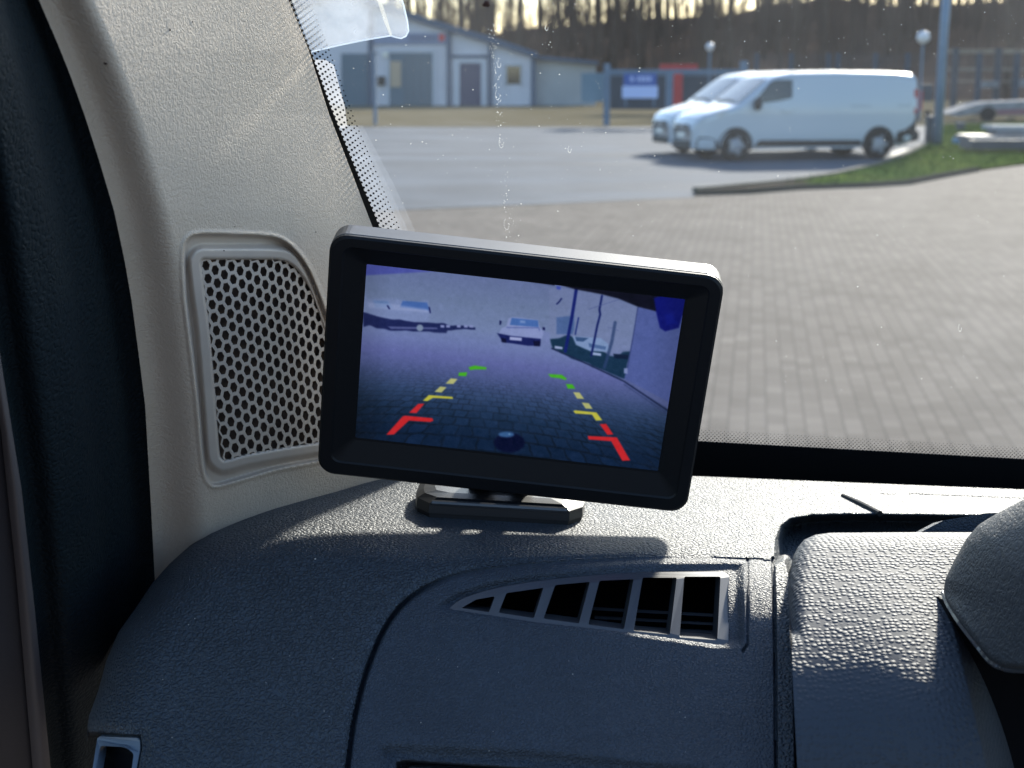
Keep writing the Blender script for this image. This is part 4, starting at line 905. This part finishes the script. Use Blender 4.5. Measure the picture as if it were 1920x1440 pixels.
# globe lamps
def globe(px, py, r, Y, lab):
    c = gp_(px, py, Y); root = empty('globe_lamp', (c.x, c.y, 0)); tag(root, lab, 'street lamp', 'globe lamps before the wood'); bm = bmesh.new(); tube(bm, [(c.x, c.y, 0), (c.x, c.y, c.z-r)], .05, 8); local(bm_obj('post', bm, steel, root), root)
    bm = bmesh.new(); bmesh.ops.create_uvsphere(bm, u_segments=16, v_segments=10, radius=r, matrix=Matrix.Translation(c)); local(bm_obj('globe', bm, mat('opal_globe', (.62, .62, .66), .4), root, True), root)
    bm = bmesh.new(); tube(bm, [(c.x, c.y, c.z+r*.75), (c.x, c.y, c.z+r*1.05)], [r*.6, r*.2], 12); local(bm_obj('cap', bm, steel, root), root)
globe(1731, 70, .26, 64, 'pale globe lamp on a thin post left of the tall pole'); globe(1331, 88, .19, 72, 'small globe lamp behind the gate above the red frame')
# trailers, planks, small things on the right
def prof_box(name, pts, Y, depth, m, par, org):
    bm = bmesh.new(); P = [gp_(x, y, Y) for x, y in pts]; prism(bm, [P], Vector((0, depth, 0))); return local(bm_obj(name, bm, m, par), org)
grey_w = mat('weathered_pale_sheet', (.24, .24, .25), .9, .05, noise=(2, .25)); grey_d = mat('dark_frame_steel', (.05, .055, .07), .6, noise=(2, .2))
tr_ = empty('flat_trailer', gnd(1860, 222)); tag(tr_, 'long low flat trailer with pale grey deck on the far grass', 'trailer')
prof_box('deck', [(1775,214),(1832,196),(1850,192),(2060,184),(2060,200),(1850,206),(1800,219)], 64, 2.0, grey_w, tr_, tr_); prof_box('side_board', [(1868,206),(2060,201),(2060,212),(1872,215)], 63.9, .08, mat('faded_red_board', (.22, .10, .12), .6), tr_, tr_)
for x in (1853, 1990):
    c = gp_(x, 214, 63.9); bm = bmesh.new(); tube(bm, [c+Vector((0, 0, 0)), c+Vector((0, .2, 0))], .3, 20); local(bm_obj('wheel', bm, tyre, tr_), tr_)
pk = empty('plank_stack', gnd(1880, 281)); tag(pk, 'low stack of grey steel sections and boards lying on the near grass', 'stack')
for k, (x0, x1, yt_, yb_, m) in enumerate(((1820,2100,262,280,grey_d),(1826,2100,256,262,grey_w),(1812,1910,254,264,grey_d),(1872,2100,244,253,grey_w),(1862,2100,236,243,mat('white_board', (.38, .38, .38), .9, .05, noise=(3, .15))))): prof_box('board', [(x0, yb_), (x0+3, yt_), (x1, yt_), (x1, yb_)], 36.5+.25*k, 1.0, m, pk, pk)
bs = empty('blue_sack', gnd(1797, 272)); tag(bs, 'small light blue sack lying in the grass right of the pole', 'sack'); c = gnd(1797, 272)+Vector((0, 0, .12)); bm = bmesh.new(); bmesh.ops.create_icosphere(bm, subdivisions=3, radius=1, matrix=Matrix.Translation(c) @ Matrix.Diagonal((.17, .15, .12, 1)))
for v in bm.verts: v.co += Vector((random.gauss(0, .008), random.gauss(0, .008), random.gauss(0, .008)))
local(bm_obj('bag', bm, mat('light_blue_sack', (.18, .38, .62), .6), bs, True), bs); bm = bmesh.new(); tube(bm, [c+Vector((0, 0, .1)), c+Vector((.02, 0, .18))], [.05, .02], 8); local(bm_obj('neck', bm, mat('blue_neck', (.2, .4, .62), .6), bs), bs)
ut = empty('utility_box', gnd(1803, 246)); tag(ut, 'small dark grey utility box on the grass between pole and trailer', 'box'); wbox('cabinet', 1797, 1809, 231, 244, 52, .3, grey_d, ut, ut); wbox('lid', 1796, 1810, 229, 231, 51.95, .4, grey_w, ut, ut)
# red barrow thing behind the van's rear
rb = empty('red_cart', gnd(1724, 218)); tag(rb, 'red cart with a dark top half hidden behind the rear of the van', 'cart'); wbox('tray', 1711, 1729, 170, 208, 66, .6, redm, rb, rb); wbox('load', 1730, 1748, 158, 190, 66.2, .6, grey_d, rb, rb)
for x in (1716, 1740):
    c = gp_(x, 214, 66); bm = bmesh.new(); tube(bm, [c, c+Vector((0, .12, 0))], .16, 14); local(bm_obj('wheel', bm, tyre, rb), rb)
# timber rack beyond the mesh fence
tk = empty('timber_rack', gnd(1860, 208)); tag(tk, 'open rack of pale weathered boards beyond the mesh fence', 'rack')
tim = mat('weathered_timber', (.22, .18, .14), .8, noise=(2, .3))
for yt_, yb_ in ((92, 100), (127, 133), (151, 154)): wbox('shelf', 1786, 2060, yt_, yb_, 80, .8, tim, tk, tk)
for x in (1790, 1870, 1950, 2030): wbox('upright', x-2.5, x+2.5, 90, 208, 79.9, .12, grey_d, tk, tk)
wbox('board_bundle', 1840, 1873, 152, 165, 79.5, .9, grey_w, tk, tk); wbox('board_bundle', 1905, 2000, 148, 163, 79.5, .9, grey_w, tk, tk)
# unseen wall and floor added behind and below the camera to darken the inside
bh = mat('dark_cab_shade', (.05, .05, .055), .8, .3)
bm = bmesh.new(); box(bm, -.8, 1.0, -.75, -.70, .5, 1.95); tag(bm_obj('cab_shade_wall', bm, bh), kind='structure')
bm = bmesh.new(); box(bm, -.45, 1.0, -.70, .20, 1.0, 1.12); tag(bm_obj('cab_shade_floor', bm, bh), kind='structure')
# ------------------------------------------------------------------ HILL and WOOD
CR = [(-400,60),(700,60),(850,62),(950,58),(1000,50),(1100,46),(1150,38),(1290,34),(1380,24),(1440,8),(1560,-6),(1640,10),(1750,10),(1850,4),(1950,-4),(2600,-10)]
hx = np.arange(-1500, 3300, 20.); cz = np.array([gp_(x, np.interp(x, [c[0] for c in CR], [c[1] for c in CR]), 240.).z for x in hx]); cxw = np.array([gp_(x, 143, 240.).x for x in hx])
Yh = np.linspace(118, 240, 30); rowsV = []
for Y in Yh:
    t = (Y-118)/122; hgt = cz*(t**.9)+rng.normal(0, .12, len(hx))*t; rowsV.append(np.stack([cxw, np.full(len(hx), Y), hgt+.0*t-.05*(1-t)], -1))
for Y, f in ((300, .9), (500, .0)): rowsV.append(np.stack([cxw*1.2, np.full(len(hx), float(Y)), cz*f-1], -1))
Vh = np.stack(rowsV); nh, mh = Vh.shape[:2]; ix = np.arange(nh*mh).reshape(nh, mh)
hill_m = mat('leaf_litter_slope', (.065, .047, .036), .95, .0, noise=(.10, 0), col2=(.10, .073, .056), bump=('noise', .8, .4, .5))
tag(np_mesh('hill', Vh.reshape(-1, 3), np.stack([ix[:-1, :-1], ix[:-1, 1:], ix[1:, 1:], ix[1:, :-1]], -1).reshape(-1, 4), hill_m), kind='structure')
def hz(x, Y):
    t = np.clip((Y-118)/122, 0, 1); return float(np.interp(x, cxw, cz))*(t**.9)
bark = mat('brown_bark', (.105, .08, .064), .9, .0, noise=(1.5, .25)); twig = mat('twigs', (.105, .078, .062), .9, .0)
def tree_mesh(seed):
    r = random.Random(seed); bt_ = bmesh.new(); H = r.uniform(17, 23); r0 = r.uniform(.16, .30); pts = []; x = y = 0
    for i in range(8):
        pts.append(Vector((x, y, H*i/7-.3))); x += r.gauss(0, .16); y += r.gauss(0, .16)
    tube(bt_, pts, [r0*(1-.85*i/7)+(.08 if i == 0 else 0) for i in range(8)], 7)
    me1 = bpy.data.meshes.new('trunk'); bt_.to_mesh(me1); bt_.free(); me1.materials.append(bark); me1.polygons.foreach_set('use_smooth', [True]*len(me1.polygons))
    bc = bmesh.new()
    def at(z):
        f = (z+.3)/H*7; i = min(6, int(f)); return pts[i].lerp(pts[i+1], f-i)
    for i in range(46):
        z = r.uniform(1.5, H*.97); p = at(z); a = r.uniform(0, 6.28); L_ = r.uniform(1.2, 3.6)*(1-.5*z/H); d = Vector((math.cos(a), math.sin(a), r.uniform(.5, 1.4))).normalized(); rb_ = .045*(1-.5*z/H)
        q = p+d*L_*.5+Vector((0, 0, .1)); e = p+d*L_+Vector((r.gauss(0, .2), r.gauss(0, .2), .4)); tube(bc, [p, q, e], [rb_, rb_*.6, .008], 4, False)
        for k in range(5):
            s_ = p.lerp(e, r.uniform(.25, .95)); dd = (d+Vector((r.gauss(0, .7), r.gauss(0, .7), r.uniform(.1, .9)))).normalized(); t_ = s_+dd*r.uniform(.4, 1.3); tube(bc, [s_, t_], [.014, .005], 3, False)
            for kk in range(2):
                u_ = s_.lerp(t_, r.uniform(.3, .9)); tube(bc, [u_, u_+(dd+Vector((r.gauss(0, .8), r.gauss(0, .8), .4))).normalized()*r.uniform(.3, .8)], [.008, .004], 3, False)
    me2 = bpy.data.meshes.new('crown'); bc.to_mesh(me2); bc.free(); me2.materials.append(twig); return me1, me2
TM = [tree_mesh(s) for s in range(7)]
def place_tree(X, Y, sc_, lab):
    t1, t2 = random.choice(TM); root = empty('bare_tree', (X, Y, hz(X, Y)), random.uniform(0, 6.28)); root.scale = (sc_, sc_, sc_); tag(root, lab, 'tree', 'bare trees of the wood')
    for n_, me in (('trunk', t1), ('crown', t2)): o = bpy.data.objects.new(n_, me); S.collection.objects.link(o); o.parent = root
    return root
for i in range(130):
    Y = 122+118*random.random()**.8; px = random.uniform(560, 2080); X = gp_(px, 143, Y).x
    if px < 1010 and Y < 128: Y = 130
    if px < 1300: pl = 'behind the workshop roof' if px < 1010 else 'above the gate'
    elif px < 1720: pl = 'rising behind the vans'
    else: pl = 'right of the tall pole'
    place_tree(X, Y, random.uniform(.75, 1.15), 'slender leafless tree of the wood '+pl)
t_ = place_tree(gp_(1888, 143, 84).x, 84, 1.15, 'olive grey bare tree standing alone just beyond the mesh fence'); t_.location.z = 0; t_['group'] = 'tree by the fence'
del t_['group']
# far mass of thin stems and twigs
k = 7000; px = rng.uniform(300, 2300, k); Y = 125+118*rng.random(k)**.7
X = (px-960)/FPX*Y/ (math.cos(PITCH)+ .2*math.sin(PITCH))*1.0; Z = np.array([hz(a, b) for a, b in zip(X, Y)])
H = rng.uniform(1.5, 6, k)**1.15; tall = rng.random(k) < .16; H[tall] = rng.uniform(9, 20, tall.sum()); Wd = np.where(tall, rng.uniform(.05, .13, k), rng.uniform(.012, .035, k)); lx_ = rng.normal(0, .10, k)*H*.5; ly_ = rng.normal(0, .1, k)*H*.4; a = rng.uniform(0, 6.28, k)
tri = [(math.cos(t), math.sin(t)) for t in (0, 2.094, 4.188)]
Vt = np.zeros((k, 6, 3))
for j, (c_, s_) in enumerate(tri):
    Vt[:, j] = np.stack([X+Wd*c_, Y+Wd*s_, Z-.2], -1); Vt[:, j+3] = np.stack([X+lx_+Wd*.4*c_, Y+ly_+Wd*.4*s_, Z+H], -1)
base = np.arange(k)[:, None]*6; Qt = np.concatenate([base+np.array([a_, b_, b_+3, a_+3]) for a_, b_ in ((0, 1), (1, 2), (2, 0))])
tag(np_mesh('far_wood', Vt.reshape(-1, 3), Qt, twig, None, False), 'brown mass of thin bare stems and undergrowth covering the slope', 'wood', kind='stuff')
